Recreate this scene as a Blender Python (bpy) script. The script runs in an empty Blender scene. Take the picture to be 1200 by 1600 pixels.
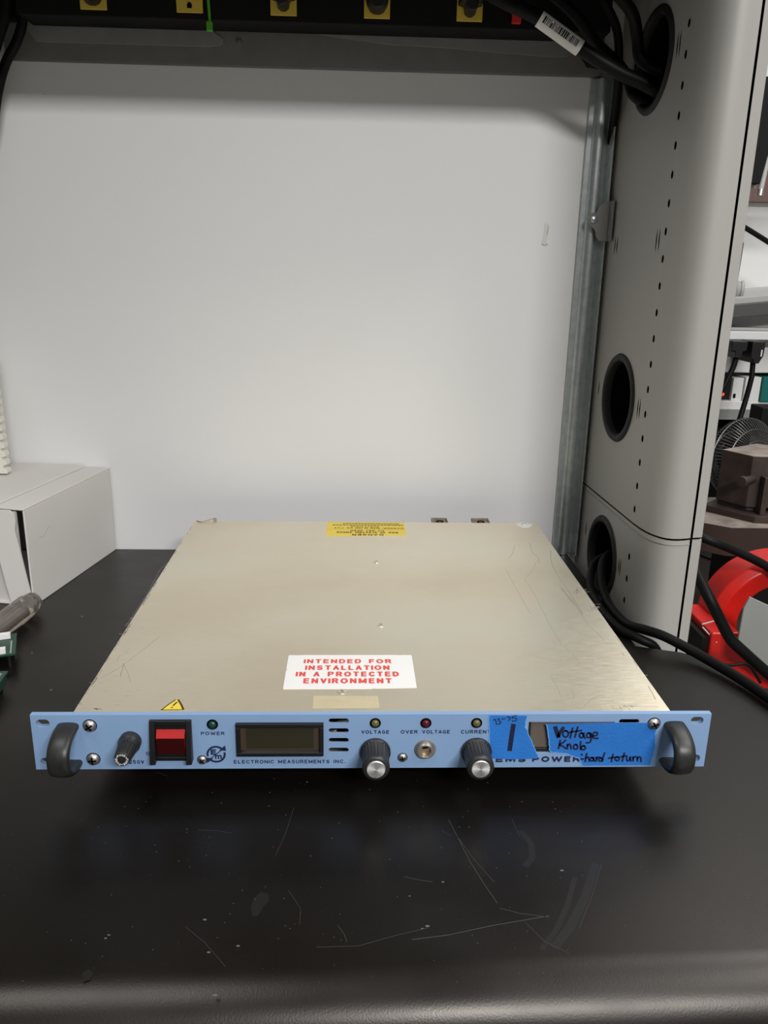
import bpy, bmesh, math, random
from mathutils import Vector, Matrix
random.seed(7)
S = bpy.context.scene
COL = S.collection

# ------------------------------------------------------------------ camera
FPX = 1262.78
PITCH, YAW, ROLL = 0.2921986, 0.0405682, 0.0194235
CAM = Vector((-0.017859, -0.505927, 0.351605))
def cam_axes():
    cy, sy = math.cos(YAW), math.sin(YAW)
    right, fwd, up = Vector((cy, -sy, 0)), Vector((sy, cy, 0)), Vector((0, 0, 1))
    f2 = fwd * math.cos(PITCH) - up * math.sin(PITCH)
    u2 = up * math.cos(PITCH) + fwd * math.sin(PITCH)
    r2 = right * math.cos(ROLL) + u2 * math.sin(ROLL)
    u3 = u2 * math.cos(ROLL) - right * math.sin(ROLL)
    return r2, u3, f2
RA, UA, FA = cam_axes()
cd = bpy.data.cameras.new('camera'); cam = bpy.data.objects.new('camera', cd); COL.objects.link(cam)
cd.sensor_fit = 'VERTICAL'; cd.sensor_height = 24; cd.lens = FPX / 1600 * 24
cd.clip_start = 0.01
m = Matrix.Identity(4)
for i in range(3):
    m[i][0], m[i][1], m[i][2], m[i][3] = RA[i], UA[i], -FA[i], CAM[i]
cam.matrix_world = m
S.camera = cam
def at(x, y, ax, v):
    """photo measurement: where the sight line of a pixel meets the surface <axis ax> = v"""
    d = RA * ((x - 600) / FPX) - UA * ((y - 800) / FPX) + FA
    return CAM + d * ((v - CAM[ax]) / d[ax])

# ------------------------------------------------------------------ light
S.view_settings.view_transform = 'Standard'; S.view_settings.look = 'None'
S.view_settings.gamma = 1; S.view_settings.use_curve_mapping = False
S.view_settings.exposure = 0.10
w = bpy.data.worlds.new('room_ambient'); S.world = w; w.use_nodes = True
w.node_tree.nodes['Background'].inputs[0].default_value = (1, 0.985, 0.96, 1)
w.node_tree.nodes['Background'].inputs[1].default_value = 0.12
def area(name, loc, target, sx, sy, power, col=(1, .99, .975)):
    l = bpy.data.lights.new(name, 'AREA'); l.shape = 'RECTANGLE'; l.size = sx; l.size_y = sy
    l.energy = power; l.color = col
    o = bpy.data.objects.new(name, l); COL.objects.link(o); o.location = loc
    o.rotation_euler = (Vector(target) - Vector(loc)).to_track_quat('-Z', 'Y').to_euler()
    return o
area('ceiling_light_left', (-0.65, -0.38, 1.9), (-0.65, -0.38, 0), 0.3, 0.9, 11)
area('ceiling_light_back', (0.95, -2.60, 1.9), (0.95, -2.60, 0), 1.2, 0.4, 150)
area('ceiling_light_right', (1.30, -0.55, 1.9), (1.30, -0.55, 0), 0.4, 1.2, 24)
area('background_fill_light', (1.2, 0.75, 1.9), (1.2, 0.75, 0), 0.6, 0.9, 14)  # unseen lamp added to brighten the gear beyond the post

# ------------------------------------------------------------------ materials
def nmat(name, col, rough=.5, metal=0., spec=.5, bump=None, noise=None, extra=None, emit=None, trans=0., alpha=None, coat=0.):
    """noise=(scale, amount[, stretch]) varies the colour; bump=(scale, strength[, stretch])"""
    mt = bpy.data.materials.new(name); mt.use_nodes = True
    nt = mt.node_tree; b = nt.nodes['Principled BSDF']; L = nt.links
    b.inputs['Base Color'].default_value = (*col, 1); b.inputs['Roughness'].default_value = rough
    b.inputs['Metallic'].default_value = metal; b.inputs['Specular IOR Level'].default_value = spec
    b.inputs['Coat Weight'].default_value = coat
    if trans: b.inputs['Transmission Weight'].default_value = trans
    if emit:
        b.inputs['Emission Color'].default_value = (*emit[0], 1); b.inputs['Emission Strength'].default_value = emit[1]
    tc = nt.nodes.new('ShaderNodeTexCoord')
    def tex(scale, stretch, detail=4):
        mp = nt.nodes.new('ShaderNodeMapping'); L.new(tc.outputs['Object'], mp.inputs[0])
        mp.inputs['Scale'].default_value = stretch or (1, 1, 1)
        n = nt.nodes.new('ShaderNodeTexNoise'); n.inputs['Scale'].default_value = scale; n.inputs['Detail'].default_value = detail
        L.new(mp.outputs[0], n.inputs['Vector']); return n
    if noise:
        n = tex(noise[0], noise[2] if len(noise) > 2 else None)
        r = nt.nodes.new('ShaderNodeValToRGB'); a = noise[1]
        r.color_ramp.elements[0].position = .3; r.color_ramp.elements[1].position = .7
        r.color_ramp.elements[0].color = (*[max(0, c * (1 - a)) for c in col], 1)
        r.color_ramp.elements[1].color = (*[min(1, c * (1 + a)) for c in col], 1)
        L.new(n.outputs['Fac'], r.inputs[0]); L.new(r.outputs[0], b.inputs['Base Color'])
    if bump:
        n = tex(bump[0], bump[2] if len(bump) > 2 else None, 3)
        bp = nt.nodes.new('ShaderNodeBump'); bp.inputs['Strength'].default_value = bump[1]; bp.inputs['Distance'].default_value = .001
        L.new(n.outputs['Fac'], bp.inputs['Height']); L.new(bp.outputs[0], b.inputs['Normal'])
    if extra: extra(nt, b, tex)
    return mt

def desk_extra(nt, b, tex):
    b.inputs['Specular Tint'].default_value = (1, .93, .87, 1)
    n = tex(9, (1, 1.6, 1), 6); r = nt.nodes.new('ShaderNodeMapRange')
    r.inputs[1].default_value = .35; r.inputs[2].default_value = .7; r.inputs[3].default_value = .31; r.inputs[4].default_value = .42
    nt.links.new(n.outputs['Fac'], r.inputs[0]); nt.links.new(r.outputs[0], b.inputs['Roughness'])
def chrom_extra(nt, b, tex):
    # brushed zinc chromate: colour clouds between straw, grey-green and pinkish, grain across the width
    n = tex(4.5, (1, 1.5, 1), 3); r = nt.nodes.new('ShaderNodeValToRGB'); e = r.color_ramp.elements
    e[0].position = .32; e[0].color = (.80, .71, .55, 1); e[1].position = .72; e[1].color = (.86, .83, .70, 1)
    k = r.color_ramp.elements.new(.52); k.color = (.86, .79, .63, 1)
    nt.links.new(n.outputs['Fac'], r.inputs[0])
    cx_ = nt.nodes.new('ShaderNodeCombineXYZ'); cx_.inputs[1].default_value = 1; nt.links.new(cx_.outputs[0], b.inputs['Tangent']); b.inputs['Anisotropic'].default_value = .75
    g = tex(60, (1.2, 22, 1), 4); mx = nt.nodes.new('ShaderNodeMix'); mx.data_type = 'RGBA'; mx.blend_type = 'OVERLAY'
    mx.inputs[0].default_value = .22
    nt.links.new(r.outputs[0], mx.inputs[6]); nt.links.new(g.outputs['Fac'], mx.inputs[7]); nt.links.new(mx.outputs[2], b.inputs['Base Color'])
    mr = nt.nodes.new('ShaderNodeMapRange'); mr.inputs[3].default_value = .24; mr.inputs[4].default_value = .42
    nt.links.new(g.outputs['Fac'], mr.inputs[0]); nt.links.new(mr.outputs[0], b.inputs['Roughness'])

M = {}
M['wall'] = nmat('white_panel', (.72, .72, .72), .55, bump=(400, .03), noise=(3, .015))
M['desk'] = nmat('black_laminate', (.0048, .0038, .0031), .3, spec=.46, bump=(900, .06), extra=desk_extra)
M['wallmark'] = nmat('brown_scuff', (.46, .42, .38), .6); M['wallsmear'] = nmat('faint_scuff', (.645, .63, .61), .6)
M['scuff'] = nmat('desk_scratch', (.040, .036, .032), .6)
M['dust'] = nmat('dust_speck', (.10, .095, .085), .8)
M['smear'] = nmat('desk_smear', (.0085, .0074, .0064), .40)
M['chrom'] = nmat('brushed_chromate_steel', (.7, .65, .52), .4, metal=.85, bump=(60, .10, (1.2, 24, 1)), extra=chrom_extra)
M['chrom_edge'] = nmat('chromate_edge', (.33, .29, .23), .6, metal=.6, noise=(80, .4))
M['cscr'] = nmat('dark_scratch', (.44, .42, .35), .5, metal=.6)
M['cscr2'] = nmat('bright_scratch', (.85, .82, .74), .35, metal=1)
M['residue'] = nmat('glue_residue', (.84, .74, .50), .45, metal=.65, noise=(90, .05))
M['blue'] = nmat('blue_panel_paint', (.225, .350, .56), .5, spec=.4, bump=(700, .05), noise=(20, .03))
M['navy'] = nmat('navy_print', (.008, .014, .06), .6)
M['tape'] = nmat('blue_masking_tape', (.022, .17, .56), .6, spec=.35, bump=(500, .25), noise=(25, .12))
M['tapeedge'] = nmat('torn_tape_edge', (.16, .38, .74), .8)
M['ink'] = nmat('marker_ink', (.006, .008, .04), .5)
M['blackp'] = nmat('black_plastic', (.006, .006, .0065), .42, bump=(500, .05))
M['blackm'] = nmat('matte_black', (.004, .004, .004), .7, spec=.25)
M['dark'] = nmat('dark_inside', (.001, .001, .001), .9, spec=.1)  # inside of gaps and holes, their shade put into the colour
M['handle'] = nmat('worn_black_coating', (.018, .018, .017), .42, spec=.5, noise=(60, .35), bump=(300, .08))
M['knob'] = nmat('ribbed_knob_plastic', (.018, .018, .018), .45)
M['alu'] = nmat('turned_aluminium', (.86, .85, .83), .46, metal=1)
M['steel'] = nmat('nickel_screw', (.50, .47, .43), .45, metal=1)
M['brass'] = nmat('brass_inside', (.45, .36, .22), .4, metal=.9)
M['red'] = nmat('red_rocker', (.42, .016, .016), .3, spec=.5)
M['redshade'] = nmat('red_rocker_shade', (.04, .002, .002), .3)  # rocker red darkened for the shade on its downward facet
M['lcdframe'] = nmat('brown_tinted_bezel', (.060, .038, .026), .35)
M['lcd'] = nmat('dark_display_glass', (.030, .027, .016), .2)
M['ledg'] = nmat('green_led', (.006, .05, .035), .2)
M['ledy'] = nmat('yellow_led', (.12, .11, .04), .2)
M['ledr'] = nmat('red_led', (.09, .006, .014), .2)
M['glint'] = nmat('led_core', (.5, .5, .45), .3)
M['greywin'] = nmat('grey_brown_window', (.12, .10, .08), .4)
M['label'] = nmat('white_label_paper', (.80, .79, .77), .5)
M['labelred'] = nmat('red_print', (.70, .07, .06), .5)
M['yellow'] = nmat('yellow_sticker', (.80, .60, .06), .45)
M['yprint'] = nmat('black_print', (.05, .04, .012), .6)
M['galv'] = nmat('galvanised_steel', (.50, .54, .54), .34, metal=.85, noise=(130, .12), bump=(300, .05))
M['post'] = nmat('warm_grey_powder_coat', (.36, .35, .325), .42, spec=.4, bump=(800, .03))
M['postlip'] = nmat('grey_seam', (.3, .29, .27), .5)
M['postgrey'] = nmat('grey_bracket_paint', (.20, .20, .195), .5)
M['rubber'] = nmat('black_rubber', (.016, .016, .016), .6, spec=.3)
M['bar'] = nmat('dark_grey_bar', (.13, .13, .125), .55, noise=(60, .06))
M['barlit'] = nmat('lit_bar_grey', (.21, .215, .205), .5, noise=(60, .06))  # bar grey lightened for the lit patches on the rail
M['cable'] = nmat('black_cable_jacket', (.0032, .0032, .0032), .5, spec=.15)
M['youtlet'] = nmat('yellow_outlet_plastic', (.72, .52, .07), .45)
M['green'] = nmat('green_nylon', (.10, .42, .02), .45)
M['redplastic'] = nmat('red_switch_plastic', (.7, .025, .02), .35)
M['card'] = nmat('white_cardboard', (.66, .64, .61), .7, noise=(6, .03), bump=(120, .04))
M['foamw'] = nmat('ivory_plastic', (.72, .70, .62), .5)
M['clear'] = nmat('smoky_clear_plastic', (.62, .56, .50), .08, trans=.88, spec=.5)
M['smoke'] = nmat('brown_tinted_core', (.10, .08, .07), .4)
M['pcb'] = nmat('green_circuit_board', (.006, .045, .028), .35, noise=(150, .4))
M['solder'] = nmat('solder_silver', (.6, .62, .6), .35, metal=.6)
M['redpaint'] = nmat('red_enamel', (.55, .010, .006), .35, noise=(40, .12))
M['greyplate'] = nmat('grey_painted_plate', (.25, .255, .24), .5, noise=(12, .06))
M['rust'] = nmat('brown_rusty_steel', (.035, .021, .016), .65, noise=(40, .35), bump=(90, .3))
M['dusty'] = nmat('dusty_bench_top', (.24, .20, .17), .85, noise=(45, .35))
M['darkwood'] = nmat('dark_brown_edge', (.035, .018, .012), .6)
M['wire'] = nmat('dark_steel_wire', (.11, .11, .105), .35, metal=.6)
M['farwhite'] = nmat('white_enamel', (.74, .74, .72), .45)
M['fargrey'] = nmat('grey_rail', (.075, .075, .072), .5)
M['raillight'] = nmat('light_grey_rail', (.42, .42, .41), .5)
M['brownw'] = nmat('reddish_brown_panel', (.13, .075, .065), .6)
M['teal'] = nmat('teal_cover', (.0, .14, .12), .5)
M['glassblue'] = nmat('pale_blue_panel', (.62, .72, .78), .3)
M['floor'] = nmat('grey_floor_tile', (.25, .25, .24), .5, noise=(8, .05))
M['redglow'] = nmat('red_pilot_lamp', (.6, .03, .02), .3, emit=((1, .06, .03), 1.2))

# ------------------------------------------------------------------ mesh helpers
def world_origin(p):
    v = Vector((0, 0, 0))
    while p is not None:
        v += p.location; p = p.parent
    return v
class MB:
    def __init__(s): s.v = []; s.f = []; s.mi = []
    def add(s, vs, fs, mi=0):
        o = len(s.v); s.v += [tuple(p) for p in vs]; s.f += [tuple(i + o for i in f) for f in fs]; s.mi += [mi] * len(fs); return s
    def box(s, x0, x1, y0, y1, z0, z1, mi=0):
        vs = [(x, y, z) for z in (z0, z1) for y in (y0, y1) for x in (x0, x1)]
        return s.add(vs, [(0, 2, 3, 1), (4, 5, 7, 6), (0, 1, 5, 4), (2, 6, 7, 3), (0, 4, 6, 2), (1, 3, 7, 5)], mi)
    def obox(s, c, ux, uy, uz, hx, hy, hz, mi=0):
        c = Vector(c); ux, uy, uz = [Vector(t).normalized() for t in (ux, uy, uz)]
        vs = [c + ux * (a * hx) + uy * (b * hy) + uz * (d * hz) for d in (-1, 1) for b in (-1, 1) for a in (-1, 1)]
        return s.add(vs, [(0, 2, 3, 1), (4, 5, 7, 6), (0, 1, 5, 4), (2, 6, 7, 3), (0, 4, 6, 2), (1, 3, 7, 5)], mi)
    def lathe(s, c, axis, prof, n=32, mi=0, a0=0, a1=2 * math.pi, cap=True, fn=None):
        """prof: (radius, height along axis) list; fn(k) scales the radius of spoke k"""
        c = Vector(c); ax = Vector(axis).normalized()
        t = Vector((0, 0, 1)) if abs(ax.z) < .9 else Vector((1, 0, 0))
        u = t.cross(ax).normalized(); v = ax.cross(u)
        full = abs(a1 - a0 - 2 * math.pi) < 1e-6; nn = n if full else n + 1
        vs = []
        for r, h in prof:
            for k in range(nn):
                a = a0 + (a1 - a0) * k / n; rr = r * (fn(k) if fn else 1)
                vs.append(c + ax * h + u * (rr * math.cos(a)) + v * (rr * math.sin(a)))
        fs = []
        for j in range(len(prof) - 1):
            for k in range(n):
                k2 = (k + 1) % nn
                fs.append((j * nn + k, j * nn + k2, (j + 1) * nn + k2, (j + 1) * nn + k))
        if cap and full:
            if prof[0][0] > 1e-7: fs.append(tuple(reversed(range(nn))))
            if prof[-1][0] > 1e-7: fs.append(tuple((len(prof) - 1) * nn + k for k in range(nn)))
        return s.add(vs, fs, mi)
    def cyl(s, p0, p1, r, n=24, mi=0, r1=None):
        p0, p1 = Vector(p0), Vector(p1)
        return s.lathe(p0, p1 - p0, [(r, 0), (r if r1 is None else r1, (p1 - p0).length)], n, mi)
    def tube(s, pts, r, n=12, mi=0, smooth=6, flat=None):
        P = [Vector(p) for p in pts]
        if smooth > 1 and len(P) > 2:
            Q = []; E = [2 * P[0] - P[1]] + P + [2 * P[-1] - P[-2]]
            for i in range(1, len(E) - 2):
                a, b, c, d = E[i - 1:i + 3]
                for k in range(smooth):
                    t = k / smooth
                    Q.append(.5 * ((2 * b) + (c - a) * t + (2 * a - 5 * b + 4 * c - d) * t * t + (3 * b - a - 3 * c + d) * t ** 3))
            P = Q + [P[-1]]
        up = None; vs = []
        for i, p in enumerate(P):
            t = (P[min(i + 1, len(P) - 1)] - P[max(i - 1, 0)]).normalized()
            if up is None: up = t.orthogonal().normalized()
            up = (up - t * up.dot(t)).normalized(); w_ = t.cross(up)
            for k in range(n):
                a = 2 * math.pi * k / n; vs.append(p + up * (r * math.cos(a)) + w_ * (r * math.sin(a)))
        fs = [(j * n + k, j * n + (k + 1) % n, (j + 1) * n + (k + 1) % n, (j + 1) * n + k) for j in range(len(P) - 1) for k in range(n)]
        fs += [tuple(reversed(range(n))), tuple((len(P) - 1) * n + k for k in range(n))]
        return s.add(vs, fs, mi)
    def prism(s, poly, fn, mi=0, capmi=None, sidemi=None):
        """poly: 2-D outline; fn(u, v, t) -> 3-D, t 0..1 through the thickness"""
        n = len(poly); vs = [fn(u, v, 0) for u, v in poly] + [fn(u, v, 1) for u, v in poly]
        s.add(vs, [tuple(reversed(range(n))), tuple(range(n, 2 * n))], mi)
        o = len(s.v) - 2 * n
        for k in range(n):
            s.f.append((o + k, o + (k + 1) % n, o + n + (k + 1) % n, o + n + k))
            s.mi.append(sidemi[k] if isinstance(sidemi, dict) and k in sidemi else (sidemi if isinstance(sidemi, int) else mi))
        return s
    def ribbon(s, pts, fn, wd, t, mi=0, flat=False):
        """flat stroke along 2-D pts, in a plane given by fn(u, v, h)"""
        P = [Vector(p) for p in pts]; n = len(P)
        L, R = [], []
        for i in range(n):
            d = (P[min(i + 1, n - 1)] - P[max(i - 1, 0)]); d = d.normalized() if d.length > 1e-9 else Vector((1, 0))
            q = Vector((-d.y, d.x)); wv = wd[i] if isinstance(wd, (list, tuple)) else wd
            e = d * (wv * .35) * (-1 if i == 0 else 1 if i == n - 1 else 0)
            L.append(P[i] + e + q * (wv / 2)); R.append(P[i] + e - q * (wv / 2))
        vs = [fn(p.x, p.y, t) for p in L] + [fn(p.x, p.y, t) for p in R] + [fn(p.x, p.y, 0) for p in L] + [fn(p.x, p.y, 0) for p in R]
        fs = []
        for i in range(n - 1):
            if flat: fs.append((i, n + i, n + i + 1, i + 1)); continue
            fs += [(i, n + i, n + i + 1, i + 1), (2 * n + i, i, i + 1, 2 * n + i + 1), (n + i, 3 * n + i, 3 * n + i + 1, n + i + 1)]
        return s.add(vs[:2 * n] if flat else vs, fs, mi)
    def build(s, name, mats, parent=None, smooth=40, bevel=0, seg=2, fix=True):
        me = bpy.data.meshes.new(name); o = bpy.data.objects.new(name, me); COL.objects.link(o)
        org = world_origin(parent)
        me.from_pydata([tuple(Vector(p) - org) for p in s.v], [], s.f)
        mats = mats if isinstance(mats, (list, tuple)) else [mats]
        for k in mats: me.materials.append(M[k])
        for p, i in zip(me.polygons, s.mi): p.material_index = i
        bm = bmesh.new(); bm.from_mesh(me)
        if fix: bmesh.ops.recalc_face_normals(bm, faces=bm.faces)
        bm.to_mesh(me); bm.free()
        if smooth:
            me.shade_smooth(); me.set_sharp_from_angle(angle=math.radians(smooth))
        if bevel:
            b = o.modifiers.new('bevel', 'BEVEL'); b.width = bevel; b.segments = seg; b.limit_method = 'ANGLE'; b.angle_limit = math.radians(50); b.harden_normals = True
        if parent is not None: o.parent = parent
        return o
def tag(o, label=None, cat=None, group=None, kind=None):
    for k, v in (('label', label), ('category', cat), ('group', group), ('kind', kind)):
        if v: o[k] = v
    return o
def empty(name, loc, label, cat, group=None):
    o = bpy.data.objects.new(name, None); COL.objects.link(o); o.location = loc; o.empty_display_size = .02
    return tag(o, label, cat, group)
def struct(o): o['kind'] = 'structure'; return o
def boolean_cut(o, cut):
    md = o.modifiers.new('cut', 'BOOLEAN'); md.operation = 'DIFFERENCE'; md.object = cut; md.solver = 'EXACT'
    try: md.material_mode = 'TRANSFER'
    except Exception: pass
    dg = bpy.context.evaluated_depsgraph_get(); dg.update()
    me = bpy.data.meshes.new_from_object(o.evaluated_get(dg)); o.modifiers.clear(); o.data = me
    cm = cut.data; bpy.data.objects.remove(cut); bpy.data.meshes.remove(cm)
    me.shade_smooth(); me.set_sharp_from_angle(angle=math.radians(40))
def _arc(cx, cy, rx, ry, a0, a1, n=8): return [(cx + rx * math.cos(math.radians(a0 + (a1 - a0) * k / n)), cy + ry * math.sin(math.radians(a0 + (a1 - a0) * k / n))) for k in range(n + 1)]
_S = _arc(.5, .74, .44, .26, 25, 270, 9) + _arc(.5, .25, .46, .25, 90, -155, 9)
GLYPH = {
 'A': [[(0, 0), (.5, 1), (1, 0)], [(.2, .34), (.8, .34)]],
 'B': [[(0, 0), (0, 1), (.6, 1)] + _arc(.6, .76, .35, .24, 90, -90, 5) + [(0, .52)], [(.6, .52)] + _arc(.6, .26, .4, .26, 90, -90, 5) + [(0, 0)]],
 'C': [_arc(.55, .5, .55, .5, 42, 318, 14)], 'D': [[(0, 0), (0, 1), (.5, 1)] + _arc(.5, .5, .5, .5, 80, -80, 8) + [(.5, 0), (0, 0)]],
 'E': [[(1, 0), (0, 0), (0, 1), (1, 1)], [(0, .52), (.9, .52)]], 'F': [[(0, 0), (0, 1), (1, 1)], [(0, .5), (.85, .5)]],
 'G': [_arc(.55, .5, .55, .5, 48, 330, 14) + [(1, .45), (.6, .45)]], 'H': [[(0, 0), (0, 1)], [(1, 0), (1, 1)], [(0, .5), (1, .5)]],
 'I': [[(.5, 0), (.5, 1)]], 'K': [[(0, 0), (0, 1)], [(1, 1), (.05, .4)], [(.35, .58), (1, 0)]], 'L': [[(0, 1), (0, 0), (.95, 0)]],
 'M': [[(0, 0), (0, 1), (.5, .12), (1, 1), (1, 0)]], 'N': [[(0, 0), (0, 1), (1, 0), (1, 1)]], 'O': [_arc(.5, .5, .52, .5, 90, 450, 22)],
 'P': [[(0, 0), (0, 1), (.62, 1)] + _arc(.62, .74, .36, .26, 90, -90, 6) + [(0, .48)]], 'R': [[(0, 0), (0, 1), (.62, 1)] + _arc(.62, .75, .36, .25, 90, -90, 6) + [(0, .5)], [(.55, .5), (1, 0)]],
 'Q': [_arc(.5, .5, .52, .5, 90, 450, 22), [(.6, .3), (1, 0)]],
 'S': [_S], 'T': [[(.5, 0), (.5, 1)], [(0, 1), (1, 1)]], 'U': [[(0, 1), (0, .35)] + _arc(.5, .35, .5, .35, 190, 350, 8) + [(1, .35), (1, 1)]],
 'V': [[(0, 1), (.5, 0), (1, 1)]], 'W': [[(0, 1), (.25, 0), (.5, .95), (.75, 0), (1, 1)]], 'X': [[(0, 0), (1, 1)], [(0, 1), (1, 0)]],
 '.': [[(.4, 0), (.4, .09)]], ':': [[(.4, .05), (.4, .14)], [(.4, .6), (.4, .69)]], '2': [_arc(.5, .72, .45, .28, 165, -30, 8) + [(0, 0), (1, 0)]], '5': [[(.95, 1), (.15, 1), (.05, .5)] + _arc(.47, .32, .48, .32, 120, -150, 9)],
 '0': [_arc(.5, .5, .48, .5, 90, 450, 22)], 'm': [[(0, 0), (0, 1)], [(0, .7)] + _arc(.25, .72, .25, .28, 180, 0, 6) + [(.5, 0)], [(.5, .7)] + _arc(.75, .72, .25, .28, 180, 0, 6) + [(1, 0)]]}
WID = {'I': .12, '.': .25, ':': .3, 'M': 1.12, 'W': 1.4, 'O': 1.02, 'E': .84, 'F': .8, 'L': .78, 'T': .9, ' ': .6, 'm': 1.3}
def text_mesh(mb, txt, fn, u0, u1, v0, v1, t=.00008, bold=0., mi=0, gap=.27, wt=None):
    """stroke lettering fitted into the rectangle u0..u1, v0..v1 of the plane fn(u, v, h)"""
    h = v1 - v0; wt = h * (.19 + bold) if wt is None else wt
    tot = sum(WID.get(c, .92) for c in txt) + gap * (len(txt) - 1)
    k = (u1 - u0) / tot; x = u0
    e = wt / 2
    for c in txt:
        cw = WID.get(c, .92) * k
        for st in GLYPH.get(c, []):
            P = [Vector((x + (cw * .5 if c == 'I' else e + a * max(cw - 2 * e, 0)), v0 + e + b * (h - 2 * e))) for a, b in st]
            runs = [[P[0]]]
            for i in range(1, len(P)):
                runs[-1].append(P[i])
                if i < len(P) - 1 and (P[i + 1] - P[i]).length > 1e-9 and (P[i] - P[i - 1]).length > 1e-9 and (P[i + 1] - P[i]).angle(P[i] - P[i - 1]) > .75: runs.append([P[i]])
            if len(runs) == 1 and len(P) > 4 and (P[0] - P[-1]).length < 1e-6: runs = [P[:len(P) // 2 + 1], P[len(P) // 2:]]
            for r_ in runs:
                mb.ribbon(r_, fn, wt, t, mi, True); t += .000004
        x += cw + gap * k
def slot_poly(cx, cz, hw, hh, n=6):
    r = hh; P = []
    for k in range(n + 1): a = -math.pi / 2 + math.pi * k / n; P.append((cx + hw - r + r * math.cos(a), cz + r * math.sin(a)))
    for k in range(n + 1): a = math.pi / 2 + math.pi * k / n; P.append((cx - hw + r + r * math.cos(a), cz + r * math.sin(a)))
    return P

# ================================================================== SETTING
WY = .4877
ZP, ZBAR = .5597, .5955
wb_ = MB().box(-1.3, .337, WY, WY + .02, -.74, 1.2)
wf = lambda u, v, h: Vector((u, WY - h, v))
for pts, wd, mi, h in ((((854, 352), (853, 364), (850, 378)), .0055, 2, .00003), (((847, 381.5), (850, 383.5), (855, 382)), .0020, 1, .00006), (((857, 354), (855, 366)), .0012, 1, .00006), (((68, 147), (69.5, 147)), .001, 1, .00003)):
    wb_.ribbon([(at(x, y, 1, WY).x, at(x, y, 1, WY).z) for x, y in pts], wf, wd, h, mi, True)
struct(wb_.build('wall_back', ['wall', 'wallmark', 'wallsmear']))
struct(MB().box(-3, 4, -3, 3, -.76, -.74).build('floor', 'floor'))
struct(MB().box(.3, 3.2, 1.42, 1.46, -.74, 2.0).build('wall_far', 'farwhite'))
# shelf over the bench (its underside is just above the picture)
sh = MB().box(-1.25, .34, .16, WY, .665, .69).build('overhead_shelf', 'bar', bevel=.002)
tag(struct(sh))

# ------------------------------------------------------------------ desk
desk_poly = [(-1.1, -.2240), (.362, -.1882), (.362, .03), (.352, .07), (.338, .108), (.328, .150), (.318, .180), (.303, .196), (.282, .203), (.262, .210), (.262, WY - .0006), (-1.1, WY - .0006)]
me = bpy.data.meshes.new('desk'); desk = bpy.data.objects.new('desk', me); COL.objects.link(desk)
bm = bmesh.new(); TH = .042
vt = [bm.verts.new((x, y, 0)) for x, y in desk_poly]; vb = [bm.verts.new((x, y, -TH)) for x, y in desk_poly]
bm.faces.new(vt); bm.faces.new(list(reversed(vb)))
nP = len(desk_poly)
for k in range(nP): bm.faces.new((vt[k], vb[k], vb[(k + 1) % nP], vt[(k + 1) % nP]))
bm.edges.ensure_lookup_table()
fe = [e for e in bm.edges if all(v.co.z > -1e-6 for v in e.verts) and (e.verts[0] in vt[:2] and e.verts[1] in vt[:2])]
bmesh.ops.bevel(bm, geom=fe, offset=.033, segments=12, profile=.5, affect='EDGES')
re_ = [e for e in bm.edges if all(v.co.z > -1e-6 for v in e.verts) and all(v.co.x > .2619 and v.co.y < .2101 for v in e.verts) and len(e.link_faces) == 2 and any(abs(f.normal.z) < .3 for f in e.link_faces)]
bm.normal_update()
bmesh.ops.recalc_face_normals(bm, faces=bm.faces)
def on_desk(u, v, h): return Vector((u, v, h))
extra = MB()
def D(*pts): return [tuple(at(x, y, 2, 0)[:2]) for x, y in pts]
# scratches of the worn top
for pts, wd in (
    (((701, 1281), (715, 1308), (735, 1347), (757, 1382), (777, 1411)), .0006),
    (((713, 1305), (740, 1342), (772, 1378)), .0004),
    (((644, 1468), (700, 1461), (770, 1446), (858, 1431)), .0007),
    (((781, 1419), (812, 1427), (857, 1433)), .0005),
    (((495, 1480), (560, 1478), (620, 1461), (668, 1450)), .0004),
    (((632, 1370), (655, 1375), (676, 1378)), .0005), (((459, 1262), (447, 1300), (430, 1338)), .0003),
    (((310, 1297), (340, 1298), (362, 1302)), .0003), (((290, 1448), (320, 1473), (352, 1510)), .0003),
    (((528, 1446), (538, 1460), (542, 1472)), .0004), (((940, 1350), (925, 1400), (905, 1450)), .0003),
    (((800, 1280), (812, 1308)), .0003), (((690, 1298), (705, 1306)), .0004), (((450, 1390), (470, 1420), (468, 1445)), .0003),
    (((230, 1200), (262, 1213)), .0003), (((820, 1440), (850, 1470), (890, 1490)), .0003)):
    extra.ribbon(D(*pts), on_desk, wd * .65, .00003, 1)
def blob(pts, mi, h=.00002, j=.0):
    P = D(*pts); extra.add([on_desk(x, y, h) for x, y in P], [tuple(range(len(P)))], mi)
for pts, wd in ((((930, 1352), (915, 1400), (893, 1445), (868, 1478)), .005), (((898, 1372), (888, 1410), (872, 1448), (848, 1482)), .003), (((815, 1300), (830, 1318), (832, 1340), (822, 1352)), .004)):
    extra.ribbon(D(*pts), on_desk, wd, .00001, 3, True)
blob(((395, 1432), (392, 1418), (398, 1402), (408, 1393), (419, 1397), (420, 1408), (411, 1417), (404, 1430)), 3)
blob(((130, 1535), (127, 1522), (138, 1514), (146, 1520), (141, 1531)), 3)
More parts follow.
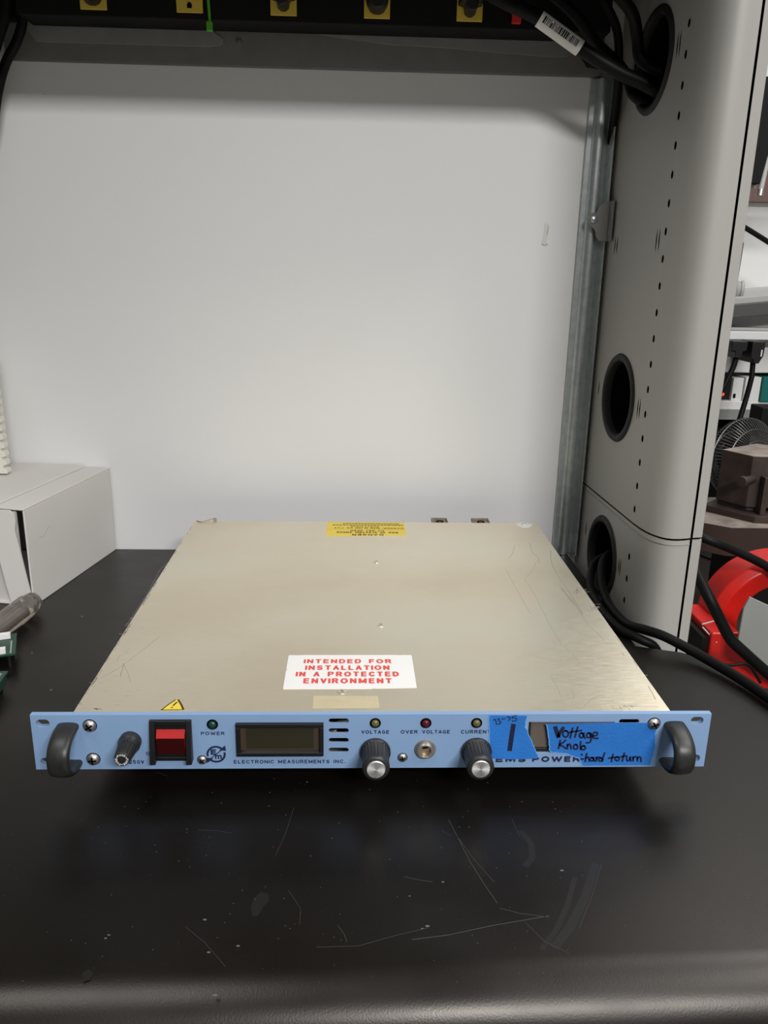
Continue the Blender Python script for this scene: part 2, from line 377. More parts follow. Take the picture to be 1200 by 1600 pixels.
for x, y, r in ((336, 1555, 3.5), (326, 1488, 2.5), (668, 1447, 3), (660, 1451, 2), (170, 1461, 2), (165, 1466, 2), (320, 1437, 2.5), (372, 1478, 2.5), (640, 1400, 1.5),
                (692, 1378, 2), (80, 1078, 2), (50, 1020, 1.5), (128, 963, 2), (1010, 1055, 1.6), (878, 1360, 2.5), (480, 1222, 1.5)):
    blob([(x + r * 1.3 * math.cos(a + x), y + r * .6 * math.sin(a + x)) for a in (0, 1.1, 2.2, 3.3, 4.4, 5.4)], 2, .00003)
rng = random.Random(5)
for k in range(260):
    x, y = rng.uniform(5, 1195), rng.uniform(1215, 1540) if rng.random() < .85 else rng.uniform(1060, 1215)
    if y < 1215 and 45 < x < 1110: continue
    r = rng.uniform(.4, .95)
    blob([(x + r * math.cos(a), y + r * .7 * math.sin(a)) for a in (0, 1.3, 2.5, 3.7, 5)], 2, .00003)
bm.to_mesh(me); bm.free()
o2 = len(me.vertices)
full = MB(); full.add([v.co for v in me.vertices], [tuple(p.vertices) for p in me.polygons], 0)
full.v += extra.v; full.f += [tuple(i + o2 for i in f) for f in extra.f]; full.mi += extra.mi
bpy.data.objects.remove(desk)
desk = full.build('desk', ['desk', 'scuff', 'dust', 'smear'], smooth=35)
tag(desk, 'black laminate desk top with rounded front edge, scratched and dusty', 'desk')
for (x, y) in ((-1.0, -.1), (-1.0, .42), (.2, -.1), (.2, .42)):
    MB().box(x - .02, x + .02, y - .02, y + .02, -.74, -TH).build('leg', 'blackm', desk)

# ------------------------------------------------------------------ steel bar along the top of the panel
bar = empty('wall_rail', (-.06, WY, ZP), 'dark grey steel rail along the top of the white back panel', 'rail')
MB().prism([(WY - .0005, ZP), (WY - .005, ZP), (WY - .006, ZP + .002), (WY - .006, .62), (WY - .0005, .62)], lambda u, v, t: (-.395 + .649 * t, u, v)).build('rail_body', 'bar', bar)
yb = WY - .0062
f_ = lambda u, v, t: (u, yb - .0014 * t, v)
MB().prism([(-.3775, .600), (-.3735, .5945), (-.3600, .5775), (-.1765, .5776), (-.1650, .579), (-.161, .5815), (-.1612, .5855), (-.174, .5945), (-.178, .600)], f_).build('lit_patch', 'barlit', bar, bevel=.0004)  # raised tabs: lit patches of the rail put into shape and colour
MB().prism([(-.068, .600), (-.057, .5925), (-.02, .5885), (.0194, .5848), (.075, .5835), (.12, .581), (.205, .577), (.214, .5785), (.227, .587), (.243, .5945), (.243, .600)], f_).build('lit_patch', 'barlit', bar, bevel=.0004)
sc = MB().lathe((-.1445, yb, .5832), (0, -1, 0), [(.0036, 0), (.0034, .001), (.002, .0016), (0, .0017)], 20).build('screw', 'bar', bar)

# galvanised channel at the right end of the panel
prof = [(.2435, WY - .001), (.2437, .4815), (.2485, .4805), (.2505, .476), (.2545, .4735), (.2595, .4745), (.2615, .480), (.2665, .4815), (.2685, .479), (.2695, .469), (.2715, .469), (.2722, .478), (.2722, WY - .001)]
ch = MB().prism(prof, lambda u, v, t: (u, v, .0005 + (ZP - .003) * t)).build('steel_channel', 'galv', smooth=50)
tag(ch, 'galvanised steel channel upright between white panel and grey post', 'channel')
brk = empty('latch_bracket', (.262, .466, .39), 'small grey bracket with rounded ear screwed to the galvanised channel', 'bracket')
ear = [(.2722, .4300), (.2665, .4300), (.2605, .4250), (.2578, .4185)] + [(.2545 + .0072 * math.cos(a), .4100 + .0072 * math.sin(a)) for a in [math.radians(70 + 20 * k) for k in range(10)]] + [(.2575, .3985), (.2592, .3915), (.2625, .3872), (.2722, .3865)]
MB().prism(ear, lambda u, v, t: (u, .4672 - .0022 * t, v)).build('plate', 'postgrey', brk, bevel=.0005)
MB().box(.2716, .2742, .4540, .4672, .3868, .4297).build('flange', 'postgrey', brk, bevel=.0005)
MB().lathe((.2545, .4650, .4100), (0, -1, 0), [(.0046, 0), (.0042, .0014), (.0022, .0024), (0, .0026)], 22).build('screw', 'galv', brk)

# ------------------------------------------------------------------ grey post
A_, B_ = Vector((.2752, .486, 0)), Vector((.2820, .306, 0))
TN = (B_ - A_).normalized(); NN = Vector((TN.y, -TN.x, 0))       # along the face to the front / outward (-X)
def side_pt(y, z, out=0.): return A_ + TN * ((y - A_.y) / TN.y) + Vector((0, 0, z)) + NN * out
curve = [(.2820, .306), (.2829, .296), (.2842, .2865), (.2862, .2770), (.2892, .2685), (.2935, .2612), (.2985, .2565), (.3045, .2545), (.312, .2545), (.3185, .256), (.3236, .2578)]
plan = [(.2752, .4865)] + curve + [(.3238, .2720), (.3262, .2720), (.3264, .2585), (.3362, .2600), (.3372, .2612), (.3372, .4865)]
nc = len(curve)
post = empty('grey_post', (.306, .38, -.74), 'warm grey powder coated upright post with three round cable holes', 'post')
def shell(name, z0, z1):
    mb = MB().prism(plan, lambda u, v, t: (u, v, z0 + (z1 - z0) * t), sidemi={nc: 1, nc + 1: 1, nc + 2: 1})  # gap faces near-black, the slot's shade is in the colour
    return mb.build(name, ['post', 'dark'], post, smooth=28)
SEAM = .0955
up_s = shell('upper_shell', SEAM + .0012, 1.0); lo_s = shell('lower_shell', -.74, SEAM - .0012)
inner = [(x + (.0012 if x < .31 else -.0012), y + (.0012 if y < .4 else -.0012)) for x, y in [(.2752, .4865)] + curve + [(.3372, .2612), (.3372, .4865)]]
MB().prism(inner, lambda u, v, t: (u, v, SEAM - .003 + .006 * t)).build('seam_core', 'dark', post)  # dark core inside the seam gap
rim = [(x - .0006 if x < .31 else x, y - .0006 if y < .3 else y) for x, y in [(.2752, .4865)] + curve]
mb = MB()
for z in (SEAM - .0052, ):
    mb.tube([(x, y, z) for x, y in rim], .00035, 6, smooth=1)
mb.build('seam_line', 'postlip', post)
GR = ((.3865, .5550), (.3895, .2178), (.3900, .0290))
holes = [(.3065, .5841 - .0262 * k) for k in range(19)]
holes = [(.3085, z) for z in (.5690, .5436, .5182, .4928, .4674, .4420, .4166, .3912, .3658, .3404, .3150, .2896, .2642, .2388, .2134, .1880, .1626, .1372, .1118, .0580, .0326, .0072)]
rear = [(.4835, z) for z in (.5210, .4956, .4702, .4448, .3686, .3432, .3178, .2924, .2670, .2416, .2162, .1908, .1654, .1400, .1146, .0668, .0414, .0160)]
slits = []
for y0, z0, hh in ((.3225, .3836, .0122), (.3292, .3836, .0122), (.4405, .3815, .0105), (.4475, .3815, .0105), (.3245, .2162, .0125), (.3300, .2162, .0125), (.4560, .2190, .0095), (.3300, .0370, .012), (.3350, .0370, .010), (.4540, .042, .010), (.3245, .5560, .0125), (.3300, .5560, .0125)):
    slits.append((y0, z0, hh))
def cutters(zlo, zhi):
    mb = MB()
    for y, z in GR:
        if zlo < z < zhi: mb.lathe(side_pt(y, z, -.03), NN, [(.0455, 0), (.0455, .04)], 48)
    for k, (y, z) in enumerate(holes + rear):
        if zlo < z < zhi:
            c = side_pt(y, z, -.004)
            P = [(2.7 * .001 * math.cos(a), 3.9 * .001 * math.sin(a)) for a in [math.pi * 2 * j / 10 for j in range(10)]]
            mb.prism(P, lambda u, v, t, c=c: c + TN * u + Vector((0, 0, v)) + NN * (.01 * t))
    for y, z, hh in slits:
        if zlo < z < zhi:
            c = side_pt(y, z, -.003)
            P = [(.0014 * w, h * hh) for w, h in ((0, 1), (-.7, .5), (-1, 0), (-.7, -.5), (0, -1), (.7, -.5), (1, 0), (.7, .5))]
            mb.prism(P, lambda u, v, t, c=c: c + TN * u + Vector((0, 0, v)) + NN * (.008 * t))
    return mb.build('cut', 'dark')
boolean_cut(up_s, cutters(SEAM, 1)); boolean_cut(lo_s, cutters(-1, SEAM))
for y, z in GR:
    c = side_pt(y, z)
    g = MB().lathe(c, NN, [(.0, -.0290), (.0406, -.0290), (.0406, -.0060)], 56, 1, cap=False)  # cup inside coloured near-black for the shade in the hole
    g.lathe(c, NN, [(.0406, -.0060), (.0406, .0005), (.0418, .0022), (.0445, .0030), (.0477, .0022), (.0492, .0002), (.0455, -.0004), (.0452, -.0295), (0, -.0296)], 56, 0, cap=False)
    o = g.build('cable_grommet', ['rubber', 'dark'], post, smooth=50)

# ================================================================== THE POWER SUPPLY
ZB, ZT = .006, .0497
PSC = .95                                                     # size of the supply against its nominal drawing
PS = empty('power_supply', (0, .23, 0), 'flat rack power supply with blue front panel and brushed gold top', 'power supply')
FOOT = CAM.z - CAM.z / PSC
CT = ZT - .0015; CL, CR = -.2135, .2137; CY0, CY1 = .0042, .4575
# top cover: sheet with turned-down sides
TC = MB()
TC.box(CL, CR, CY0, CY1, CT - .0012, CT)
TC.box(CL, CL + .0012, CY0, CY1, ZB + .0015, CT - .0012); TC.box(CR - .0012, CR, CY0, CY1, ZB + .0015, CT - .0012)
def topf(u, v, h): return Vector((u, v, CT + h))
def T(*pts): return [tuple(at(x, y, 2, CT)[:2]) for x, y in pts]
q = lambda x, y: (860 + x / 3.53, 760 + y / 3.53)          # photo crop frames the marks were read in
q2 = lambda x, y: (640 + x / 4.286, 790 + y / 4.286)
q3 = lambda x, y: (80 + x / 3.75, 860 + y / 3.75)
for pts, wd, mi in (
    ([q2(945, 300), q2(945, 350), q2(958, 405), q2(1000, 480), q2(1070, 580), q2(1160, 728), q(60, 560), q(140, 665), q(215, 770), q(270, 820), q(297, 852)], .0007, 2),
    ([q2(705, 265), q2(690, 320), q2(667, 350)], .0005, 2), ([q2(805, 250), q2(820, 310), q2(860, 345), q2(870, 385)], .0006, 2),
    ([q2(850, 370), q2(830, 430), q2(770, 492), q2(810, 550), q2(850, 620), q2(905, 728), q(0, 770), q(60, 870), q(130, 930), q(160, 980)], .0004, 2),
    ([q2(645, 425), q2(700, 530), q2(760, 640), q2(810, 722)], .0004, 2),
    ([q(5, 1050), q(40, 1110), q(65, 1185)], .0004, 2), ([q(110, 1110), q(128, 1145), q(130, 1170)], .0004, 2),
    ([q(183, 1216), q(220, 1180), q(260, 1160), q(302, 1152)], .0006, 2),
    ([q(540, 1102), q(560, 1135), q(580, 1175)], .0009, 2), ([q(458, 960), q(480, 995)], .0007, 2), ([q(395, 920), q(408, 935)], .0009, 2),
    ([q(75, 745), q(130, 730), q(185, 740)], .0004, 2), ([q(355, 825), q(412, 895)], .0006, 2),
    ([q(350, 1210), q(440, 1212), q(595, 1215)], .0006, 2),
    ([q3(290, 750), q3(380, 700), q3(450, 650), q3(540, 580), q3(635, 505)], .0005, 2), ([q3(430, 590), q3(450, 600), q3(400, 615), q3(385, 650), q3(440, 640)], .0005, 2),
    ([q3(425, 670), q3(410, 720), q3(405, 740)], .0007, 2), ([q3(420, 660), q3(450, 720), q3(465, 770)], .0004, 2),
    ([q2(0, 660), q2(60, 655), q2(200, 630), q2(350, 605), q2(480, 590), q2(600, 570)], .0005, 3),
    ([q2(0, 318), q2(90, 300), q2(180, 280)], .0004, 3), ([q3(760, 10), q3(640, 110), q3(560, 260), q3(440, 440)], .0003, 2)):
    TC.ribbon(T(*pts), topf, wd * .75, .00004, mi)
rg = random.Random(3)
for cx, cy, n_, sx, sy in ((148, 575, 46, 34, 22), (225, 668, 36, 30, 18), (262, 720, 10, 24, 16), (420, 1213, 14, 70, 5)):   # rubbed patches by the right edge
    for k in range(n_):
        x, y = cx + rg.gauss(0, sx * .5), cy + rg.gauss(0, sy * .5)
        a = rg.choice((0, 0, 1)); l = rg.uniform(10, 30)
        TC.ribbon(T(q(x, y), q(x + l * (1 if a == 0 else .5), y + l * (.05 if a == 0 else .6))), topf, .0004, .00004, 2)
for k in range(70):                                             # short brush nicks by the left front corner
    x, y = rg.uniform(120, 560), rg.uniform(380, 930)
    if x < 120 + (930 - y) * .62: continue
    l = rg.uniform(10, 40); TC.ribbon(T(q3(x, y), q3(x + l, y + rg.uniform(-2, 2))), topf, .0003, .00003, rg.choice((2, 3, 3)))
for k in range(60):                                             # rubbed edge on the left
    y0 = rg.uniform(.01, .44); TC.ribbon([(CL + rg.uniform(.0003, .002), y0), (CL + rg.uniform(.0003, .002), y0 + rg.uniform(.002, .012))], topf, rg.uniform(.0003, .0008), .00003, rg.choice((2, 2, 3)))
for p in ((q3(250, 925)), (q3(262, 928)), (q3(280, 928))):
    TC.ribbon(T(p, (p[0] + 4, p[1] + 1.2)), topf, .0012, .00004, 2)
cov = TC.build('top_cover', ['chrom', 'chrom_edge', 'cscr', 'cscr2'], PS, smooth=0)
MB().add([topf(*p, .00005) for p in ((-.0456, .0285), (.0020, .0285), (.0026, .0110), (-.0452, .0105))], [(0, 1, 2, 3)]).build('glue_residue', 'residue', cov)
MB().box(CL + .0012, CR - .0012, CY0, CY1, ZB + .001, ZB + .0022).build('bottom_plate', 'chrom_edge', PS)
MB().box(CL + .0012, CR - .0012, CY1 - .0012, CY1, ZB + .0022, CT - .0012).build('rear_panel', 'chrom_edge', PS)
for x in (-.18, .18):
    for y in (.06, .42): MB().cyl((x, y, FOOT), (x, y, ZB + .001), .009, 16, r1=.011).build('rubber_foot', 'rubber', PS)
# things seen through the vents
mb = MB(); mb.obox((-.024, .012, .0365), (1, 0, .5), (0, 1, 0), (-.5, 0, 1), .006, .002, .0012); mb.obox((-.031, .012, .0290), (1, 0, .6), (0, 1, 0), (-.6, 0, 1), .003, .002, .0008)
mb.build('inner_bracket', 'chrom', PS)
# lid screws
for x, y in ((-.0247, .0346), (.0080, .1525), (.0082, .3145)):
    s_ = MB().lathe((x, y, CT), (0, 0, 1), [(.0034, 0), (.0032, .0005), (.0020, .0009), (0, .001)], 20)
    for a in (.4, .4 + math.pi / 2):
        s_.obox((x, y, CT + .00098), (math.cos(a), math.sin(a), 0), (-math.sin(a), math.cos(a), 0), (0, 0, 1), .0019, .00028, .0001, 1)
    s_.build('lid_screw', ['chrom', 'brass'], PS)
# white bolt cap at the right rear, dark bent ears at the rear, bent nick at the left rear corner
MB().lathe((.1965, .4505, CT), (0, 0, 1), [(.0098, 0), (.0098, .0003), (.002, .0005), (.0018, .0012), (0, .0012)], 24).build('washer_sticker', 'label', PS)
mb = MB().obox((.197, .4525, CT + .0009), (1, .4, 0), (-.4, 1, 0), (0, 0, 1), .0028, .0006, .0004); mb.build('washer_mark', 'cscr', PS)
for x0, x1 in ((.0825, .1028), (.1340, .1560)):
    e = MB().box(x0, x1, CY1, .4800, .0440, .0455, 0); e.lathe(((x0 + x1) / 2, .4690, .0455), (0, 0, 1), [(.0048, 0), (.0048, .0008), (.0030, .0008), (.0030, 0)], 18, 1, cap=False)
    e.box(x0, x1, .4785, .4800, .0455, .0475); e.box(x0, x0 + .0012, CY1, .4800, .0455, .0470); e.box(x1 - .0012, x1, CY1, .4800, .0455, .0470)
    e.build('terminal_ear', ['chrom_edge', 'dark'], PS)
mb = MB(); mb.tube([(-.2105, .4560, CT + .0003), (-.2030, .4500, CT + .0012), (-.1975, .4530, CT + .002), (-.1900, .4565, CT + .0032), (-.1875, .4562, CT + .0035)], .0006, 6, smooth=3)
mb.box(-.1900, -.1862, .4550, .4572, CT, CT + .0040)
mb.build('bent_tab', 'chrom_edge', PS)
# stickers on the lid
def quad_label(name, pts, mat, par, h=.00012):
    return MB().prism(pts, lambda u, v, t: topf(u, v, .00002 + h * t)).build(name, mat, par)
wl = quad_label('warning_label', [(-.0690, .0940), (-.0655, .0944), (-.0640, .0938), (-.058, .0944), (.0200, .0946), (.0215, .0937), (.0225, .0946), (.0314, .0945), (.0318, .0403), (.0005, .0391), (-.001, .0399), (-.0025, .0388), (-.0690, .0384), (-.0691, .0680), (-.0675, .0690), (-.0691, .0700)], 'label', PS)
lt = MB(); H_ = lambda u, v, h: topf(u, v, .00016 + h)
k4 = lambda x, y: at(420 + x * 260 / 1200, 1000 + y * 260 / 1200, 2, CT)
for s, xa, xb, yb_, yt in (('INTENDED FOR', 255, 885, 170, 140), ('INSTALLATION', 265, 872, 218, 185), ('IN A PROTECTED', 197, 940, 265, 230), ('ENVIRONMENT', 247, 890, 315, 278)):
    p0, p1 = k4(xa, yb_), k4(xb, yb_); pt = k4(xa, yt)
    text_mesh(lt, s, H_, p0.x, p1.x, p0.y, pt.y, bold=.03)
lt.build('red_lettering', 'labelred', wl)
yl = quad_label('danger_sticker', [(-.0490, .4570), (.0470, .4570), (.0462, .4110), (.0445, .4045), (-.0490, .4005)], 'yellow', PS)
lt = MB(); Hd = lambda u, v, h: topf(-u, -v, .00016 + h)           # read from the rear
for s, ua, ub, va, vb_, b in (('DANGER', -.0190, .0185, -.4098, -.4038, .02), ('RISK OF ELECTRIC SHOCK', -.0370, .0370, -.4182, -.4130, .01), ('DO NOT OPEN', -.0200, .0200, -.4245, -.4200, .01),
                    ('DANGER:', -.0440, -.0180, -.4345, -.4300, 0), ('RISQUE DE CHOC', -.0155, .0150, -.4345, -.4305, 0), ('NE PAS', .018, .040, -.4345, -.4310, 0), ('ELECTRIQUE', -.0140, .0200, -.4400, -.4365, 0), ('NE PAS OUVRIR LE BOITIER', -.0400, .0430, -.4480, -.4440, 0), ('POWER OFF BEFORE SERVICE', -.0300, .0430, -.4535, -.4500, 0)):
    if 'POWER OFF' in s or s.startswith('NE PAS OUVRIR'): continue
    text_mesh(lt, s, Hd, ua, ub, va, vb_, bold=b)
for r_, (u0, u1) in enumerate(((-.044, .042), (-.040, .030))):     # two lines too small to read
    u = u0
    while u < u1:
        l = rg.uniform(.0012, .0042); v = -.4440 - .006 * r_ * 1.0
        lt.ribbon([(u, v - .0012), (u + l, v - .0012)], Hd, .0014, .00005); lt.ribbon([(u + l * .4, v + .0010), (u + l * .9, v + .0010)], Hd, .0012, .00005); u += l + .0012
lt.add([Hd(-.0465, -.4270, .00005), Hd(.0485, -.4270, .00005), Hd(.0485, -.4274, .00005), Hd(-.0465, -.4274, .00005)], [(0, 1, 2, 3)])
lt.build('black_lettering', 'yprint', yl)
tri = [(-.1537, .0084), (-.1366, .0090), (-.1368, .0110), (-.1395, .0160), (-.1402, .0180), (-.1418, .0205), (-.1432, .0236), (-.1462, .0236)]
ts = MB().prism([(-.1537, .0082), (-.1362, .0086), (-.1368, .0110), (-.1395, .0165), (-.1428, .0238), (-.1460, .0238)], lambda u, v, t: topf(u, v, .00002 + .0001 * t)).build('hazard_triangle', 'yellow', PS)
mb = MB()
for pts, wd in (([(-.1528, .0089), (-.1375, .0092)], .0010), ([(-.1372, .0094), (-.1400, .0160), (-.1436, .0230)], .0015), ([(-.1525, .0092), (-.1495, .0160), (-.1456, .0230)], .0010),
                ([(-.1462, .0120), (-.1457, .0124)], .0012), ([(-.1456, .0150), (-.1440, .0195)], .0013)):
    mb.ribbon(pts, lambda u, v, h: topf(u, v, .00013 + h), wd, .00005)
mb.build('triangle_print', 'yprint', ts)

# ---- front panel
FY = 0.0
PB = MB().box(-.2413, .2413, FY, CY0, ZB, ZT).build('front_panel', ['blue', 'dark'], PS)
cut = MB(); thru = lambda u, v, t: (u, -.002 + .010 * t, v)
for cx, cz in ((-.2330, .0432), (-.2330, .0125), (.2314, .0442), (.2330, .0130)): cut.prism(slot_poly(cx, cz, .0047, .0030), thru)
for cz in (.0446, .0367, .0289, .0209): cut.prism(slot_poly(-.0265, cz, .0072, .0019), thru)
cut.prism(slot_poly(.1818, .0436, .0074, .0018), thru)
cut.prism([(.1092, .0178), (.1714, .0178), (.1714, .0434), (.1092, .0434)], thru)
boolean_cut(PB, cut.build('cut', 'blue'))
pk = MB()
pk.box(-.0365, -.0165, .0017, .0060, .0178, .0480); pk.box(.1730, .1905, .0017, .0060, .0405, .0470)
boolean_cut(PB, pk.build('cut', 'dark'))
bv = PB.modifiers.new('bevel', 'BEVEL'); bv.width = .0005; bv.segments = 2; bv.limit_method = 'ANGLE'; bv.angle_limit = math.radians(60); bv.harden_normals = True
F = lambda u, v, h: Vector((u, FY - .00003 - h, v))
for args in (
    ('POWER', -.1238, -.1072, .0335, .0362, .012),
    ('ELECTRONIC', -.1015, -.0728, .0102, .0131, .012),
    ('MEASUREMENTS', -.0698, -.0330, .0102, .0131, .012),
    ('INC.', -.0300, -.0216, .0102, .0131, .012),
    ('VOLTAGE', -.0104, .0094, .0342, .0371, .012),
    ('OVER', .0177, .0298, .0342, .0371, .012),
    ('VOLTAGE', .0330, .0528, .0342, .0371, .012),
    ('CURRENT', .0608, .0822, .0341, .0371, .012),
    ('EMS', .0872, .1092, .0104, .0152, .10, .28),
    ('POWER', .1138, .1488, .0104, .0152, .10, .28),
    ('250V', -.1757, -.1650, .0103, .0134, .012),
    ('O', -.1632, -.1608, .0172, .0202, .005),
    ):
    L_ = MB(); text_mesh(L_, args[0], F, *args[1:5], bold=args[5], gap=args[6] if len(args) > 6 else .27); L_.build('panel_lettering', 'navy', PB)
# round arrow emblem
L_ = MB()
cx, cz, R0 = -.1138, .0179, .0067
def arc(a0, a1, r, wd, n=16): L_.ribbon([(cx + r * math.cos(math.radians(a0 + (a1 - a0) * k / n)), cz + r * math.sin(math.radians(a0 + (a1 - a0) * k / n))) for k in range(n + 1)], F, wd, .00008)
arc(190, 40, R0 - .0006, .0015); arc(10, -125, R0 - .0006, .0015)
def arrow(pts): L_.add([F(u, v, .0001) for u, v in pts], [(0, 1, 2)])
arrow([(cx + .0066, cz + .0072), (cx + .0072, cz + .0028), (cx + .0022, cz + .0032)])
arrow([(cx - .0066, cz - .0072), (cx - .0070, cz - .0026), (cx - .0020, cz - .0034)])
text_mesh(L_, 'E', F, cx - .0038, cx + .0002, cz - .0004, cz + .0040, bold=.08)
text_mesh(L_, 'm', F, cx - .0008, cx + .0040, cz - .0040, cz - .0004, bold=.09)
L_.ribbon([(cx - .0042, cz - .0036), (cx + .0042, cz + .0036)], F, .0007, .00009)
L_.build('emblem', 'navy', PB)
# screws with cross slots
def panel_screw(x, z, r, rot=.3, mat='steel'):
    s = MB().lathe((x, FY, z), (0, -1, 0), [(r, 0), (r * .97, r * .28), (r * .75, r * .52), (r * .4, r * .66), (0, r * .7)], 24)
    for a in (rot, rot + math.pi / 2):
        s.obox((x, FY - r * .64, z), (math.cos(a), 0, math.sin(a)), (0, 1, 0), (-math.sin(a), 0, math.cos(a)), r * .62, r * .10, r * .13, 1)
    s.lathe((x, FY, z), (0, -1, 0), [(r * 1.12, 0), (r * 1.12, .0001), (r, .0002)], 24, 1)
    return s.build('panel_screw', [mat, 'dark'], PS)
for x, z, r, a in ((-.2007, .0413, .0045, .6), (-.2005, .0144, .0045, .05), (-.1238, .0134, .0033, .7), (.0195, .0147, .0033, .2), (.2000, .0418, .0044, .5)):
    panel_screw(x, z, r, a)
# bow handles
def handle(cx):
    z1, z0, out = .0438, .0085, .0235
    n = 24; path = []
    zc, hz = (z1 + z0) / 2, (z1 - z0) / 2 - .003
    for k in range(n + 1):
        a = -math.pi / 2 + math.pi * k / n
        c, s = math.cos(a), math.sin(a)
        path.append((FY - out * (abs(c) ** .8), zc + hz * (1 if s > 0 else -1) * abs(s) ** .85, -c, s))
    hw, th = .0076, .0031
    sect = [(-hw, 0), (-hw * .96, .45), (-hw * .8, .8), (-hw * .45, .97), (0, 1.02), (hw * .45, .97), (hw * .8, .8), (hw * .96, .45), (hw, 0), (hw * .96, -.5), (hw * .8, -.8), (-hw * .8, -.8), (-hw * .96, -.5)]
    ns = len(sect); vs = []
    for i, (y, z, ny, nz) in enumerate(path):
        j0, j1 = path[max(i - 1, 0)], path[min(i + 1, n)]
        ty, tz = j1[0] - j0[0], j1[1] - j0[1]; l = math.hypot(ty, tz); ny, nz = -tz / l, ty / l
        if ny * (-1) + nz * (z - zc) < 0: ny, nz = -ny, -nz
        if i in (0, n): ny, nz = 0, (1 if i == n else -1)
        for u, h in sect: vs.append((cx + u, min(y + ny * h * th, FY), z + nz * h * th))
    fs = [(i * ns + k, i * ns + (k + 1) % ns, (i + 1) * ns + (k + 1) % ns, (i + 1) * ns + k) for i in range(n) for k in range(ns)]
    fs += [tuple(range(ns)), tuple(n * ns + k for k in range(ns))]
    o = MB().add(vs, fs).build('handle', 'handle', PS, smooth=60); return o
handle(-.2158); handle(.2150)
# knobs
def knob(x, z=.0203):
    prof = [(.0104, .0008), (.0108, .0012), (.0108, .0028), (.0098, .0034), (.0098, .0195), (.0094, .0214), (.0086, .0224), (.0072, .0226)]
    nr = 96
    kb = MB().lathe((x, FY, z), (0, -1, 0), [(.0106, .0004), (.0110, .0010), (.0110, .0030), (.0103, .0036)], 48, 0, cap=False)
    kb.lathe((x, FY, z), (0, -1, 0), [(.0103, .0034), (.0098, .0038), (.0094, .0186)], nr, 0, cap=False, fn=lambda k: 1.0 if k % 4 < 2 else .955)
    kb.lathe((x, FY, z), (0, -1, 0), [(.0090, .0184), (.0094, .0186), (.0097, .0192), (.0096, .0212), (.0088, .0224), (.0074, .0226), (.0070, .0221), (0, .0221)], 48, 0, cap=False)
    k_ = kb.build('knob', 'knob', PS, smooth=50)
    cp = MB().lathe((x, FY, z), (0, -1, 0), [(.0067, .0221), (.0067, .0230), (.0062, .0235)], 48, cap=False)
    # turned face: fine radial facets
    c = Vector((x, FY - .0235, z)); n = 64
    vs = [c + Vector((0, -.0001, 0))] + [c + Vector((.0062 * math.cos(2 * math.pi * k / n), (.00022 if k % 2 else 0), .0062 * math.sin(2 * math.pi * k / n))) for k in range(n)]
    cp.add(vs, [(0, 1 + k, 1 + (k + 1) % n) for k in range(n)])
    o = cp.build('knob_cap', 'alu', k_, smooth=25); o['label'] = 'bright turned aluminium cap'
knob(-.0003); knob(.0725)
# indicator lamps
for x, z, mt in ((-.1154, .0420, 'ledg'), (-.0006, .0428, 'ledy'), (.0354, .0427, 'ledr'), (.0717, .0427, 'ledy')):
    hl = MB().lathe((x, FY, z), (0, -1, 0), [(.0040, 0), (.0040, .0003), (.0033, .0005), (.0027, .0001)], 28, cap=False).build('lamp_bezel', 'dark', PS)
    MB().lathe((x, FY, z), (0, -1, 0), [(.0027, 0), (.0027, .0010), (.0022, .0017), (.0012, .0022), (0, .0023)], 24).build('lamp_lens', mt, hl, smooth=60)
# jack
jk = MB().lathe((.0356, FY, .0214), (0, -1, 0), [(.0079, 0), (.0079, .0004), (.0072, .0006), (.0064, .0006)], 36, cap=False)
jk.lathe((.0356, FY, .0214), (0, -1, 0), [(.0062, .0004), (.0060, .0030), (.0055, .0036), (.0044, .0036), (.0040, .0030), (.0040, .0006)], 36, cap=False)
jk.lathe((.0356, FY, .0214), (0, -1, 0), [(.0040, .0006), (0, .0006)], 36, 1, cap=False)
j_ = jk.build('jack_socket', ['steel', 'brass'], PS)
MB().obox((.0356, FY - .0009, .0236), (1, 0, .15), (0, 1, 0), (-.15, 0, 1), .0022, .0004, .0010).build('jack_contact', 'dark', j_)
# fuse holder
FX, FZ = -.1733, .0290
fh = MB().lathe((FX, FY, FZ), (0, -1, 0), [(.0078, 0), (.0078, .0050), (.0074, .0058)], 40, cap=False)
fh.lathe((FX, FY, FZ), (0, -1, 0), [(.0074, .0058), (.0070, .0066), (.0066, .0100)], 40, cap=False)
fh.lathe((FX, FY, FZ), (0, -1, 0), [(.0066, .0100), (.0056, .0216), (.0052, .0226)], 80, 0, cap=False, fn=lambda k: 1 if k % 4 < 2 else .94)
fh.lathe((FX, FY, FZ), (0, -1, 0), [(.0052, .0226), (.0050, .0229), (0, .0229)], 40, cap=False)
f_o = fh.build('fuse_holder', 'handle', PS, smooth=50)
MB().lathe((FX, FY, FZ), (0, -1, 0), [(.0020, .0229), (.0020, .0230), (.0014, .0222), (0, .0222)], 24, cap=False).build('fuse_recess', 'dark', f_o)
lt = MB()
for word, a0 in (('FUSE', 90), ('FUSE', 330), ('FUSE', 210)):
    for i, chh in enumerate(word):
        a = math.radians(a0 + 36 - 24 * i); r0 = .0029
        ca, sa = math.cos(a), math.sin(a)
        fn = lambda u, v, h, ca=ca, sa=sa: Vector((FX + ca * v + sa * u, FY - .0230 - h, FZ + sa * v - ca * u))
        text_mesh(lt, chh, fn, -.00062, .00062, .0029, .0045, bold=.02)
    a = math.radians(a0 + 60); c = Vector((FX + .0037 * math.cos(a), FY - .0230, FZ + .0037 * math.sin(a)))
    lt.lathe(c, (0, -1, 0), [(.0004, 0), (.0004, .0001)], 10)
lt.build('fuse_lettering', 'label', f_o)
